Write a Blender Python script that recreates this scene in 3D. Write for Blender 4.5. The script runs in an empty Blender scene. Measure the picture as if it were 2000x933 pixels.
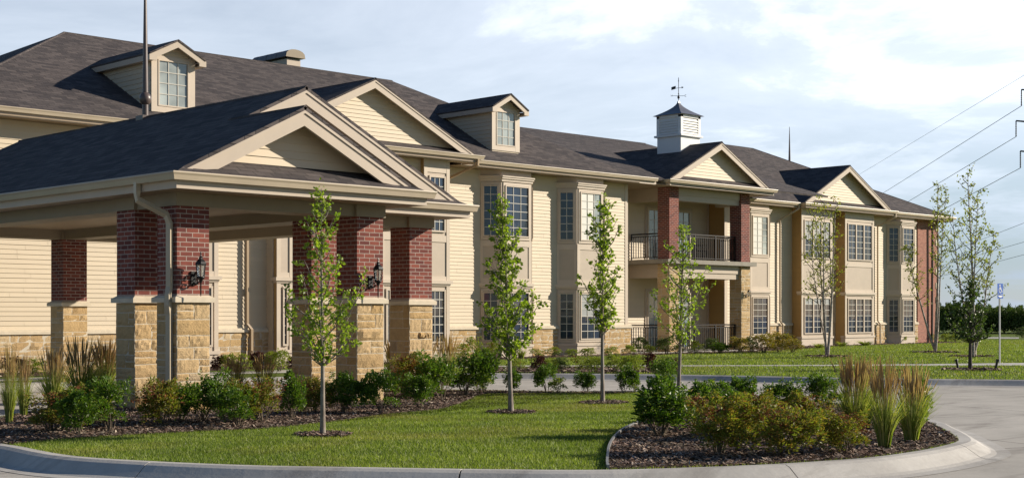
import bpy, bmesh, math, random
import numpy as np
from mathutils import Vector, Matrix
from math import radians as R, sin, cos, pi

# ------------------------------------------------------------------ camera, sky, sun
SC = bpy.context.scene
COL = SC.collection
YAW = R(45.5)                     # angle between the facade direction (+x) and the view direction
SA, CA = sin(YAW), cos(YAW)
FPX, HOR, CAMH = 2800.0, 614.0, 1.40      # focal length and horizon in pixels of the 2000 px wide photograph
cam = bpy.data.objects.new("camera", bpy.data.cameras.new("camera"))
COL.objects.link(cam)
cam.location = (0, 0, CAMH)
cam.rotation_euler = (R(90), 0, -(R(90) - YAW))
cam.data.sensor_width = 36.0
cam.data.lens = 36.0 * FPX / 2000.0
cam.data.shift_y = (HOR - 466.5) / 2000.0
cam.data.clip_start = 0.1
cam.data.clip_end = 5000
SC.camera = cam

SUN_EL = R(22.0)
SUN_H = Vector((0.845, -0.535, 0)).normalized()
SUN = Vector((SUN_H.x * cos(SUN_EL), SUN_H.y * cos(SUN_EL), sin(SUN_EL)))
sl = bpy.data.lights.new("sun", 'SUN')
sl.energy = 4.7
sl.angle = R(0.5)
sl.color = (1.0, 0.895, 0.74)
so = bpy.data.objects.new("sun", sl)
so.rotation_euler = SUN.to_track_quat('Z', 'Y').to_euler()
COL.objects.link(so)

world = bpy.data.worlds.new("World")
SC.world = world
world.use_nodes = True


def build_world():
    nt = world.node_tree
    N, L = nt.nodes, nt.links
    N.clear()
    out = N.new('ShaderNodeOutputWorld')
    bg = N.new('ShaderNodeBackground')
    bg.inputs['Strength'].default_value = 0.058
    sky = N.new('ShaderNodeTexSky')
    sky.sky_type = 'NISHITA'
    sky.sun_disc = False
    sky.sun_elevation = SUN_EL
    sky.sun_rotation = math.atan2(SUN_H.x, SUN_H.y)
    sky.air_density = 1.0
    sky.dust_density = 0.2
    sky.ozone_density = 4.0
    tc = N.new('ShaderNodeTexCoord')
    sep = N.new('ShaderNodeSeparateXYZ')
    L.new(tc.outputs['Generated'], sep.inputs[0])

    def m(op, a, b=None, c=None):
        n = N.new('ShaderNodeMath')
        n.operation = op
        for i, v in enumerate((a, b, c)):
            if v is None:
                continue
            if isinstance(v, (int, float)):
                n.inputs[i].default_value = v
            else:
                L.new(v, n.inputs[i])
        return n.outputs[0]
    x, y, z = sep.outputs
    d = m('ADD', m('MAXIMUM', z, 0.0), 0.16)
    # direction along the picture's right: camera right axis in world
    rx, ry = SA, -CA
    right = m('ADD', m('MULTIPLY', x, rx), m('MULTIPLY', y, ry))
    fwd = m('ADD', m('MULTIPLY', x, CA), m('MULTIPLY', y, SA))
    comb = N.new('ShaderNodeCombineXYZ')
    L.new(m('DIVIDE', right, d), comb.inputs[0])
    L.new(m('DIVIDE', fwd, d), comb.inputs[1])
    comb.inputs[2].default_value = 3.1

    def noise(scale, detail, rough, dist, vec):
        n = N.new('ShaderNodeTexNoise')
        n.inputs['Scale'].default_value = scale
        n.inputs['Detail'].default_value = detail
        n.inputs['Roughness'].default_value = rough
        n.inputs['Distortion'].default_value = dist
        L.new(vec, n.inputs['Vector'])
        return n.outputs['Fac']
    n1 = noise(1.25, 9, 0.60, 0.35, comb.outputs[0])
    n2 = noise(0.55, 3, 0.5, 0.2, comb.outputs[0])
    # more cloud to the right, thin veil to the left
    base = m('ADD', m('MULTIPLY', n1, 0.72), m('MULTIPLY', n2, 0.45))
    base = m('ADD', base, m('MULTIPLY', right, 0.22))
    ramp = N.new('ShaderNodeMapRange')
    ramp.interpolation_type = 'SMOOTHSTEP'
    ramp.inputs['From Min'].default_value = 0.455
    ramp.inputs['From Max'].default_value = 0.82
    L.new(base, ramp.inputs['Value'])
    fade = N.new('ShaderNodeMapRange')            # clouds faded out overhead to keep the fill light low
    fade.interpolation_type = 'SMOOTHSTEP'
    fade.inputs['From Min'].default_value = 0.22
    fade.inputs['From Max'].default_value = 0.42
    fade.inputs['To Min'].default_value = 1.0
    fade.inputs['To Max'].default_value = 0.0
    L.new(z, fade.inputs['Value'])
    ahead = N.new('ShaderNodeMapRange')           # unseen sky behind the camera left cloudless on purpose, so shaded faces stay dark
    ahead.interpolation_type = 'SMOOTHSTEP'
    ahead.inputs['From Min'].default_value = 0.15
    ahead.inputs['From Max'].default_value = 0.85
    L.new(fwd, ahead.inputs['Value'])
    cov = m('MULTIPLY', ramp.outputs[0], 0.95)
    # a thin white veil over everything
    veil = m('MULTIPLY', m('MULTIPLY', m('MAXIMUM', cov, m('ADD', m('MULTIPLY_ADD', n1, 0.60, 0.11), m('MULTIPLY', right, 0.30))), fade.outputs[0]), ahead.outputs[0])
    # lower parts of the cloud bank are greyer blue
    low = N.new('ShaderNodeMapRange')
    low.inputs['From Min'].default_value = 0.035
    low.inputs['From Max'].default_value = 0.16
    L.new(z, low.inputs['Value'])
    mixc = N.new('ShaderNodeMix')
    mixc.data_type = 'RGBA'
    mixc.inputs['A'].default_value = (6.0, 7.3, 9.3, 1)
    mixc.inputs['B'].default_value = (18.2, 19.0, 20.4, 1)
    L.new(low.outputs[0], mixc.inputs['Factor'])
    mix = N.new('ShaderNodeMix')
    mix.data_type = 'RGBA'
    L.new(veil, mix.inputs['Factor'])
    L.new(sky.outputs[0], mix.inputs['A'])
    L.new(mixc.outputs['Result'], mix.inputs['B'])
    L.new(mix.outputs['Result'], bg.inputs['Color'])
    L.new(bg.outputs[0], out.inputs[0])


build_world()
SC.view_settings.view_transform = 'Standard'
SC.view_settings.look = 'None'
SC.view_settings.exposure = 0.60
SC.view_settings.gamma = 1.0
SC.view_settings.use_curve_mapping = False
SC.cycles.max_bounces = 6
SC.cycles.transparent_max_bounces = 4

RNG = random.Random(7)
NP = np.random.default_rng(11)


# ------------------------------------------------------------------ pixel -> place helpers
def s_of(px):
    return (px - 1000.0) / FPX


def at(px, Z):
    s = s_of(px)
    return (Z * (s * SA + CA), Z * (SA - s * CA))


def onY(px, Y):                     # x of the point seen at px on the vertical plane y = Y
    s = s_of(px)
    Z = Y / (SA - s * CA)
    return Z * (s * SA + CA)


def gpt(px, py, z=0.0):             # point of the level z seen at a pixel
    Z = (CAMH - z) * FPX / (py - HOR)
    return at(px, Z)


def gZ(py):
    return CAMH * FPX / (py - HOR)


# ------------------------------------------------------------------ materials
MATS = {}


def nmat(name):
    m = bpy.data.materials.new(name)
    m.use_nodes = True
    nt = m.node_tree
    b = nt.nodes['Principled BSDF']
    MATS[name] = m
    return m, nt, nt.nodes, nt.links, b


def noise_node(nt, scale, detail=4, rough=0.6, vec=None, dist=0.0):
    n = nt.nodes.new('ShaderNodeTexNoise')
    n.inputs['Scale'].default_value = scale
    n.inputs['Detail'].default_value = detail
    n.inputs['Roughness'].default_value = rough
    n.inputs['Distortion'].default_value = dist
    if vec is not None:
        nt.links.new(vec, n.inputs['Vector'])
    return n


def ramp_node(nt, fac, stops):
    r = nt.nodes.new('ShaderNodeValToRGB')
    el = r.color_ramp.elements
    while len(el) < len(stops):
        el.new(0.5)
    for e, (p, c) in zip(el, stops):
        e.position = p
        e.color = (*c, 1)
    nt.links.new(fac, r.inputs['Fac'])
    return r


def bump_node(nt, h, strength=0.3, dist=0.01):
    b = nt.nodes.new('ShaderNodeBump')
    b.inputs['Strength'].default_value = strength
    b.inputs['Distance'].default_value = dist
    nt.links.new(h, b.inputs['Height'])
    return b


def objco(nt):
    return nt.nodes.new('ShaderNodeTexCoord').outputs['Object']


def uvco(nt):
    return nt.nodes.new('ShaderNodeTexCoord').outputs['UV']


def mixcol(nt, fac, a, b, mode='MIX'):
    n = nt.nodes.new('ShaderNodeMix')
    n.data_type = 'RGBA'
    n.blend_type = mode
    for key, v in (('Factor', fac), ('A', a), ('B', b)):
        if isinstance(v, (int, float)):
            n.inputs[key].default_value = v
        elif isinstance(v, tuple):
            n.inputs[key].default_value = (*v, 1)
        else:
            nt.links.new(v, n.inputs[key])
    return n.outputs['Result']


def paint(name, col, var=0.10, rough=0.55, scale=3.0, bump=0.05, spec=0.35):
    m, nt, N, L, b = nmat(name)
    n = noise_node(nt, scale, 5, 0.65, objco(nt))
    c0 = tuple(c * (1 - var) for c in col)
    c1 = tuple(min(1, c * (1 + var)) for c in col)
    r = ramp_node(nt, n.outputs['Fac'], [(0.3, c0), (0.7, c1)])
    L.new(r.outputs[0], b.inputs['Base Color'])
    b.inputs['Roughness'].default_value = rough
    b.inputs['Specular IOR Level'].default_value = spec
    if bump:
        n2 = noise_node(nt, 60, 3, 0.6, objco(nt))
        L.new(bump_node(nt, n2.outputs['Fac'], bump, 0.004).outputs[0], b.inputs['Normal'])
    return m


def siding_mat(name, col):
    m, nt, N, L, b = nmat(name)
    geo = N.new('ShaderNodeNewGeometry')
    n = noise_node(nt, 1.3, 4, 0.6, objco(nt))
    v = mixcol(nt, geo.outputs['Random Per Island'], tuple(c * 0.93 for c in col), tuple(min(1, c * 1.05) for c in col))
    v = mixcol(nt, n.outputs['Fac'], v, tuple(c * 0.9 for c in col))
    mp = N.new('ShaderNodeMapping')
    mp.inputs['Scale'].default_value = (3, 3, 90)
    L.new(objco(nt), mp.inputs[0])
    gr = noise_node(nt, 1.0, 4, 0.6, mp.outputs[0])
    L.new(v, b.inputs['Base Color'])
    b.inputs['Roughness'].default_value = 0.6
    L.new(bump_node(nt, gr.outputs['Fac'], 0.12, 0.004).outputs[0], b.inputs['Normal'])
    return m


siding_mat('siding', (0.605, 0.502, 0.362))
siding_mat('siding_shade', (0.40, 0.255, 0.095))  # darker copy of the lap siding: shade on side faces put into the colour
paint('trim', (0.455, 0.378, 0.300), 0.05, 0.5, 2.0, 0.03)
paint('trim_pale', (0.53, 0.445, 0.355), 0.05, 0.5, 2.0, 0.03)
paint('gutter_paint', (0.45, 0.375, 0.275), 0.06, 0.35, 2.0, 0.0, 0.5)
paint('downspout_tan', (0.34, 0.245, 0.15), 0.06, 0.4, 2.0, 0.0, 0.5)
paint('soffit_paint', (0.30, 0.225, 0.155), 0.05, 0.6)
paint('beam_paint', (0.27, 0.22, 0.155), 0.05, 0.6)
paint('white_paint', (0.74, 0.74, 0.73), 0.03, 0.45, 2.0, 0.02)
paint('sash_white', (0.50, 0.48, 0.43), 0.03, 0.4, 2.0, 0.0)
paint('black_iron', (0.012, 0.012, 0.013), 0.3, 0.4, 20, 0.1, 0.5)
paint('rail_iron', (0.014, 0.010, 0.009), 0.2, 0.5, 20, 0.0, 0.25)
paint('slab_grey', (0.27, 0.245, 0.205), 0.15, 0.8, 3, 0.1)
paint('spire_metal', (0.10, 0.075, 0.07), 0.15, 0.38, 4, 0.0, 0.5)
paint('cupola_roof_metal', (0.13, 0.13, 0.15), 0.2, 0.35, 3, 0.03, 0.6)
paint('vent_metal', (0.11, 0.10, 0.11), 0.15, 0.4, 3, 0.0, 0.6)
paint('steel_grey', (0.33, 0.34, 0.35), 0.1, 0.4, 4, 0.0, 0.6)
paint('wire_grey', (0.22, 0.23, 0.25), 0.05, 0.6, 4, 0.0, 0.3)
paint('pylon_steel', (0.09, 0.09, 0.10), 0.1, 0.5, 4, 0.0, 0.5)
paint('sign_blue', (0.015, 0.10, 0.45), 0.04, 0.35, 3, 0.0, 0.5)
paint('sign_white', (0.8, 0.8, 0.8), 0.02, 0.35, 3, 0.0, 0.5)
paint('edging_plastic', (0.20, 0.20, 0.20), 0.2, 0.5, 8)
paint('limestone', (0.60, 0.52, 0.40), 0.10, 0.8, 6, 0.2)
paint('mortar', (0.56, 0.50, 0.40), 0.12, 0.9, 12, 0.3)
paint('blind_cloth', (0.30, 0.31, 0.31), 0.08, 0.35, 2, 0.0, 0.8)
paint('bright_blind', (0.62, 0.61, 0.56), 0.06, 0.5, 2, 0.0, 0.5)


def glass_mat(name, col, rough=0.03, spec=0.9):
    m, nt, N, L, b = nmat(name)
    n = noise_node(nt, 1.1, 2, 0.5, objco(nt))
    r = ramp_node(nt, n.outputs['Fac'], [(0.35, tuple(c * 0.6 for c in col)), (0.7, tuple(c * 1.5 for c in col))])
    L.new(r.outputs[0], b.inputs['Base Color'])
    b.inputs['Roughness'].default_value = rough
    b.inputs['Specular IOR Level'].default_value = spec
    n2 = noise_node(nt, 2.2, 2, 0.5, objco(nt))
    L.new(bump_node(nt, n2.outputs['Fac'], 0.05, 0.03).outputs[0], b.inputs['Normal'])
    return m


glass_mat('glass_dark', (0.014, 0.024, 0.055))
glass_mat('glass_blind', (0.30, 0.33, 0.32), 0.05, 0.8)
glass_mat('glass_door', (0.16, 0.22, 0.27), 0.05, 0.9)
m, nt, N, L, b = nmat('lamp_glass')
b.inputs['Base Color'].default_value = (0.85, 0.82, 0.72, 1)
b.inputs['Roughness'].default_value = 0.1
b.inputs['Transmission Weight'].default_value = 0.75


def brick_mat(name, c1, c2, mort, w=0.203, h=0.0677):
    m, nt, N, L, b = nmat(name)
    uv = uvco(nt)
    br = N.new('ShaderNodeTexBrick')
    br.inputs['Scale'].default_value = 1.0
    br.inputs['Brick Width'].default_value = w
    br.inputs['Row Height'].default_value = h
    br.inputs['Mortar Size'].default_value = 0.0065
    br.inputs['Mortar Smooth'].default_value = 0.25
    br.inputs['Bias'].default_value = 0.0
    br.inputs['Color1'].default_value = (*c1, 1)
    br.inputs['Color2'].default_value = (*c2, 1)
    br.inputs['Mortar'].default_value = (*mort, 1)
    L.new(uv, br.inputs['Vector'])
    n = noise_node(nt, 9, 5, 0.7, uv)
    v = mixcol(nt, n.outputs['Fac'], (0.55, 0.55, 0.55), (1.35, 1.35, 1.35))
    c = mixcol(nt, 0.8, br.outputs['Color'], v, 'MULTIPLY')
    L.new(c, b.inputs['Base Color'])
    b.inputs['Roughness'].default_value = 0.85
    b.inputs['Specular IOR Level'].default_value = 0.2
    inv = N.new('ShaderNodeMath')
    inv.operation = 'SUBTRACT'
    inv.inputs[0].default_value = 1.0
    L.new(br.outputs['Fac'], inv.inputs[1])
    n3 = noise_node(nt, 90, 3, 0.7, uv)
    ad = N.new('ShaderNodeMath')
    ad.operation = 'MULTIPLY_ADD'
    L.new(n3.outputs['Fac'], ad.inputs[0])
    ad.inputs[1].default_value = 0.3
    L.new(inv.outputs[0], ad.inputs[2])
    L.new(bump_node(nt, ad.outputs[0], 0.7, 0.008).outputs[0], b.inputs['Normal'])
    return m


brick_mat('brick', (0.255, 0.075, 0.054), (0.130, 0.042, 0.038), (0.42, 0.35, 0.31))
brick_mat('brick_pink', (0.40, 0.175, 0.125), (0.30, 0.125, 0.095), (0.44, 0.34, 0.28))


def stone_mat():
    m, nt, N, L, b = nmat('stone')
    geo = N.new('ShaderNodeNewGeometry')
    r = ramp_node(nt, geo.outputs['Random Per Island'],
                  [(0.0, (0.45, 0.31, 0.16)), (0.35, (0.55, 0.405, 0.235)), (0.6, (0.48, 0.325, 0.155)), (0.85, (0.57, 0.45, 0.29)), (1.0, (0.42, 0.315, 0.20))])
    n = noise_node(nt, 14, 6, 0.7, objco(nt))
    v = mixcol(nt, n.outputs['Fac'], (0.6, 0.58, 0.55), (1.3, 1.3, 1.3))
    c = mixcol(nt, 0.85, r.outputs[0], v, 'MULTIPLY')
    L.new(c, b.inputs['Base Color'])
    b.inputs['Roughness'].default_value = 0.9
    b.inputs['Specular IOR Level'].default_value = 0.15
    n2 = noise_node(nt, 26, 6, 0.75, objco(nt))
    L.new(bump_node(nt, n2.outputs['Fac'], 0.9, 0.02).outputs[0], b.inputs['Normal'])
    return m


stone_mat()


def shingle_mat():
    m, nt, N, L, b = nmat('shingle')
    uv = uvco(nt)
    br = N.new('ShaderNodeTexBrick')
    br.inputs['Scale'].default_value = 1.0
    br.inputs['Brick Width'].default_value = 0.30
    br.inputs['Row Height'].default_value = 0.142
    br.inputs['Mortar Size'].default_value = 0.006
    br.inputs['Mortar Smooth'].default_value = 0.3
    br.offset = 0.37
    br.offset_frequency = 2
    br.inputs['Color1'].default_value = (0.110, 0.094, 0.090, 1)
    br.inputs['Color2'].default_value = (0.052, 0.046, 0.048, 1)
    br.inputs['Mortar'].default_value = (0.018, 0.016, 0.017, 1)
    L.new(uv, br.inputs['Vector'])
    mp = N.new('ShaderNodeMapping')
    mp.inputs['Scale'].default_value = (2.2, 6.8, 1)
    L.new(uv, mp.inputs[0])
    n = noise_node(nt, 1.0, 4, 0.75, mp.outputs[0])
    v = mixcol(nt, n.outputs['Fac'], (0.38, 0.39, 0.42), (1.62, 1.58, 1.56))
    c = mixcol(nt, 0.9, br.outputs['Color'], v, 'MULTIPLY')
    big = noise_node(nt, 0.35, 3, 0.5, uv)
    c = mixcol(nt, 0.5, c, mixcol(nt, big.outputs['Fac'], (0.7, 0.7, 0.7), (1.3, 1.28, 1.26)), 'MULTIPLY')
    L.new(c, b.inputs['Base Color'])
    b.inputs['Roughness'].default_value = 0.9
    b.inputs['Specular IOR Level'].default_value = 0.25
    # sawtooth height: each course rises towards its lower edge
    sep = N.new('ShaderNodeSeparateXYZ')
    L.new(uv, sep.inputs[0])
    fr = N.new('ShaderNodeMath')
    fr.operation = 'DIVIDE'
    fr.inputs[1].default_value = 0.142
    L.new(sep.outputs[1], fr.inputs[0])
    f2 = N.new('ShaderNodeMath')
    f2.operation = 'FRACT'
    L.new(fr.outputs[0], f2.inputs[0])
    f3 = N.new('ShaderNodeMath')
    f3.operation = 'SUBTRACT'
    f3.inputs[0].default_value = 1.0
    L.new(f2.outputs[0], f3.inputs[1])
    f4 = N.new('ShaderNodeMath')
    f4.operation = 'MULTIPLY_ADD'
    L.new(n.outputs['Fac'], f4.inputs[0])
    f4.inputs[1].default_value = 1.0
    L.new(f3.outputs[0], f4.inputs[2])
    L.new(bump_node(nt, f4.outputs[0], 0.55, 0.02).outputs[0], b.inputs['Normal'])
    return m


shingle_mat()


def concrete_mat(name, c0, c1, joint=None, spec=0.3):
    m, nt, N, L, b = nmat(name)
    oc = objco(nt)
    n = noise_node(nt, 0.8, 8, 0.62, oc)
    r = ramp_node(nt, n.outputs['Fac'], [(0.3, c0), (0.7, c1)])
    n2 = noise_node(nt, 22, 5, 0.7, oc)
    c = mixcol(nt, 0.5, r.outputs[0], mixcol(nt, n2.outputs['Fac'], (0.7, 0.7, 0.7), (1.3, 1.3, 1.3)), 'MULTIPLY')
    # long dark scuffs and stains
    mp = N.new('ShaderNodeMapping')
    mp.inputs['Scale'].default_value = (0.35, 1.6, 1)
    mp.inputs['Rotation'].default_value = (0, 0, R(35))
    L.new(oc, mp.inputs[0])
    st = noise_node(nt, 1.0, 6, 0.65, mp.outputs[0], 0.6)
    sr = ramp_node(nt, st.outputs['Fac'], [(0.30, (0.50, 0.48, 0.47)), (0.47, (1, 1, 1))])
    c = mixcol(nt, 0.8, c, sr.outputs[0], 'MULTIPLY')
    if joint:
        br = N.new('ShaderNodeTexBrick')
        br.offset = 0.0
        br.inputs['Scale'].default_value = 1.0
        br.inputs['Brick Width'].default_value = joint[0]
        br.inputs['Row Height'].default_value = joint[1]
        br.inputs['Mortar Size'].default_value = 0.014
        br.inputs['Mortar Smooth'].default_value = 0.1
        br.inputs['Color1'].default_value = (1, 1, 1, 1)
        br.inputs['Color2'].default_value = (0.93, 0.93, 0.93, 1)
        br.inputs['Mortar'].default_value = (0.25, 0.24, 0.23, 1)
        mp2 = N.new('ShaderNodeMapping')
        mp2.inputs['Rotation'].default_value = (0, 0, R(joint[2]))
        L.new(oc, mp2.inputs[0])
        L.new(mp2.outputs[0], br.inputs['Vector'])
        c = mixcol(nt, 1.0, c, br.outputs['Color'], 'MULTIPLY')
    L.new(c, b.inputs['Base Color'])
    b.inputs['Roughness'].default_value = 0.8
    b.inputs['Specular IOR Level'].default_value = spec
    L.new(bump_node(nt, n2.outputs['Fac'], 0.25, 0.01).outputs[0], b.inputs['Normal'])
    return m


concrete_mat('concrete_drive', (0.36, 0.335, 0.30), (0.50, 0.47, 0.425), (4.2, 4.2, 20))
concrete_mat('concrete_kerb', (0.36, 0.34, 0.315), (0.52, 0.50, 0.47))
concrete_mat('concrete_walk', (0.42, 0.40, 0.37), (0.54, 0.52, 0.48))


def ground_mat(name, stops, scale, bump, fine=30):
    m, nt, N, L, b = nmat(name)
    oc = objco(nt)
    n = noise_node(nt, scale, 7, 0.7, oc)
    r = ramp_node(nt, n.outputs['Fac'], stops)
    n2 = noise_node(nt, fine, 4, 0.8, oc)
    c = mixcol(nt, 0.8, r.outputs[0], mixcol(nt, n2.outputs['Fac'], (0.45, 0.45, 0.45), (1.6, 1.6, 1.6)), 'MULTIPLY')
    L.new(c, b.inputs['Base Color'])
    b.inputs['Roughness'].default_value = 0.95
    b.inputs['Specular IOR Level'].default_value = 0.1
    L.new(bump_node(nt, n2.outputs['Fac'], bump, 0.03).outputs[0], b.inputs['Normal'])
    return m


ground_mat('lawn_ground', [(0.25, (0.075, 0.110, 0.020)), (0.55, (0.115, 0.155, 0.030)), (0.8, (0.165, 0.185, 0.05))], 0.7, 0.8, 24)
ground_mat('field_ground', [(0.3, (0.07, 0.10, 0.03)), (0.7, (0.12, 0.14, 0.05))], 0.05, 0.4, 3)
ground_mat('mulch_ground', [(0.3, (0.05, 0.033, 0.026)), (0.7, (0.13, 0.09, 0.07))], 6, 1.0, 40)


def island_mat(name, cols, rough=0.6, trans=0.0, spec=0.3, hue_noise=None):
    m, nt, N, L, b = nmat(name)
    geo = N.new('ShaderNodeNewGeometry')
    k = len(cols)
    r = ramp_node(nt, geo.outputs['Random Per Island'], [(i / max(1, k - 1), c) for i, c in enumerate(cols)])
    c = r.outputs[0]
    oc = objco(nt)
    n = noise_node(nt, hue_noise or 3.0, 2, 0.5, oc)
    c = mixcol(nt, 0.7, c, mixcol(nt, ramp_node(nt, n.outputs['Fac'], [(0.3, (0, 0, 0)), (0.7, (1, 1, 1))]).outputs[0], (0.66, 0.72, 0.6), (1.38, 1.28, 1.3)), 'MULTIPLY')
    if name == 'grass_blade':                     # dry straw-coloured patches and faint mowing bands
        dn = noise_node(nt, 0.45, 5, 0.65, oc, 0.4)
        dr = ramp_node(nt, dn.outputs['Fac'], [(0.50, (0, 0, 0)), (0.68, (0.6, 0.6, 0.6))])
        c = mixcol(nt, dr.outputs[0], c, (0.30, 0.25, 0.085))
        wv_ = N.new('ShaderNodeTexWave')
        wv_.inputs['Scale'].default_value = 0.28
        wv_.inputs['Distortion'].default_value = 0.6
        mpw = N.new('ShaderNodeMapping')
        mpw.inputs['Rotation'].default_value = (0, 0, R(-48))
        L.new(oc, mpw.inputs[0])
        L.new(mpw.outputs[0], wv_.inputs['Vector'])
        c = mixcol(nt, 1.0, c, mixcol(nt, wv_.outputs['Fac'], (0.86, 0.88, 0.86), (1.10, 1.10, 1.05)), 'MULTIPLY')
    L.new(c, b.inputs['Base Color'])
    b.inputs['Roughness'].default_value = rough
    b.inputs['Specular IOR Level'].default_value = spec
    if trans:
        out = N['Material Output']
        tr = N.new('ShaderNodeBsdfTranslucent')
        tc = mixcol(nt, 1.0, c, (1.5, 1.7, 0.7), 'MULTIPLY')
        L.new(tc, tr.inputs['Color'])
        mx = N.new('ShaderNodeMixShader')
        mx.inputs[0].default_value = trans
        L.new(b.outputs[0], mx.inputs[1])
        L.new(tr.outputs[0], mx.inputs[2])
        L.new(mx.outputs[0], out.inputs['Surface'])
    return m


island_mat('grass_blade', [(0.055, 0.085, 0.012), (0.15, 0.205, 0.028), (0.215, 0.27, 0.044), (0.34, 0.37, 0.12)], 0.5, 0.35, 0.35, 0.55)
island_mat('wood_chip', [(0.08, 0.05, 0.04), (0.17, 0.115, 0.09), (0.28, 0.21, 0.17), (0.11, 0.072, 0.056), (0.48, 0.40, 0.33)], 0.85, 0, 0.2)
island_mat('leaf_tree', [(0.14, 0.20, 0.022), (0.20, 0.27, 0.032), (0.28, 0.34, 0.05), (0.16, 0.23, 0.026)], 0.42, 0.5, 0.45)
island_mat('leaf_birch', [(0.20, 0.24, 0.04), (0.28, 0.30, 0.045), (0.36, 0.33, 0.07), (0.17, 0.21, 0.04)], 0.5, 0.35, 0.35)
island_mat('leaf_crab', [(0.05, 0.085, 0.022), (0.075, 0.12, 0.03), (0.11, 0.16, 0.04)], 0.45, 0.25, 0.4)
island_mat('leaf_box', [(0.042, 0.090, 0.013), (0.072, 0.135, 0.018), (0.13, 0.21, 0.030), (0.055, 0.105, 0.013), (0.18, 0.21, 0.04)], 0.38, 0.40, 0.4)
island_mat('leaf_spirea', [(0.11, 0.15, 0.022), (0.17, 0.19, 0.032), (0.25, 0.23, 0.045), (0.24, 0.12, 0.04)], 0.5, 0.38, 0.35)
island_mat('leaf_lime', [(0.14, 0.19, 0.028), (0.21, 0.25, 0.04), (0.28, 0.29, 0.06)], 0.5, 0.35, 0.35)
island_mat('leaf_maroon', [(0.045, 0.014, 0.014), (0.075, 0.02, 0.02), (0.05, 0.025, 0.016)], 0.5, 0.25, 0.35)
island_mat('leaf_gold', [(0.24, 0.17, 0.035), (0.32, 0.22, 0.04), (0.24, 0.20, 0.04), (0.16, 0.17, 0.04)], 0.5, 0.3, 0.35)
island_mat('leaf_hedge', [(0.05, 0.08, 0.025), (0.08, 0.115, 0.035), (0.11, 0.15, 0.045)], 0.6, 0.2, 0.25)
island_mat('seed_red', [(0.20, 0.06, 0.03), (0.26, 0.10, 0.05), (0.15, 0.05, 0.03)], 0.8, 0.15, 0.2)
island_mat('petal_red', [(0.35, 0.03, 0.03), (0.25, 0.02, 0.04)], 0.6, 0.2, 0.3)
island_mat('reed_blade', [(0.15, 0.20, 0.04), (0.22, 0.27, 0.055), (0.30, 0.32, 0.09), (0.38, 0.33, 0.15)], 0.55, 0.42, 0.35)
island_mat('reed_plume', [(0.34, 0.22, 0.16), (0.44, 0.33, 0.25), (0.25, 0.135, 0.10)], 0.8, 0.4, 0.2)
island_mat('stem_wood', [(0.11, 0.085, 0.065), (0.16, 0.13, 0.10)], 0.85, 0, 0.2)


def bark_mat(name, c0, c1, sc=(14, 14, 5), bands=None):
    m, nt, N, L, b = nmat(name)
    oc = objco(nt)
    mp = N.new('ShaderNodeMapping')
    mp.inputs['Scale'].default_value = sc
    L.new(oc, mp.inputs[0])
    n = noise_node(nt, 1.0, 6, 0.7, mp.outputs[0])
    r = ramp_node(nt, n.outputs['Fac'], [(0.35, c0), (0.6, c1)])
    L.new(r.outputs[0], b.inputs['Base Color'])
    b.inputs['Roughness'].default_value = 0.85
    L.new(bump_node(nt, n.outputs['Fac'], 0.5, 0.01).outputs[0], b.inputs['Normal'])
    return m


bark_mat('bark_grey', (0.14, 0.11, 0.09), (0.29, 0.25, 0.21))
bark_mat('bark_birch', (0.16, 0.11, 0.085), (0.48, 0.43, 0.38), (8, 8, 16))
bark_mat('bark_dark', (0.04, 0.032, 0.028), (0.09, 0.07, 0.06))


# ------------------------------------------------------------------ object helpers
def tag(o, label=None, cat=None, group=None, kind=None):
    if label:
        o['label'] = label
    if cat:
        o['category'] = cat
    if group:
        o['group'] = group
    if kind:
        o['kind'] = kind
    return o


def thing(name, label, cat, loc=(0, 0, 0), group=None, rz=0.0):
    o = bpy.data.objects.new(name, None)
    o.empty_display_size = 0.2
    COL.objects.link(o)
    o.location = loc
    o.rotation_euler = (0, 0, rz)
    return tag(o, label, cat, group)


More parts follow.
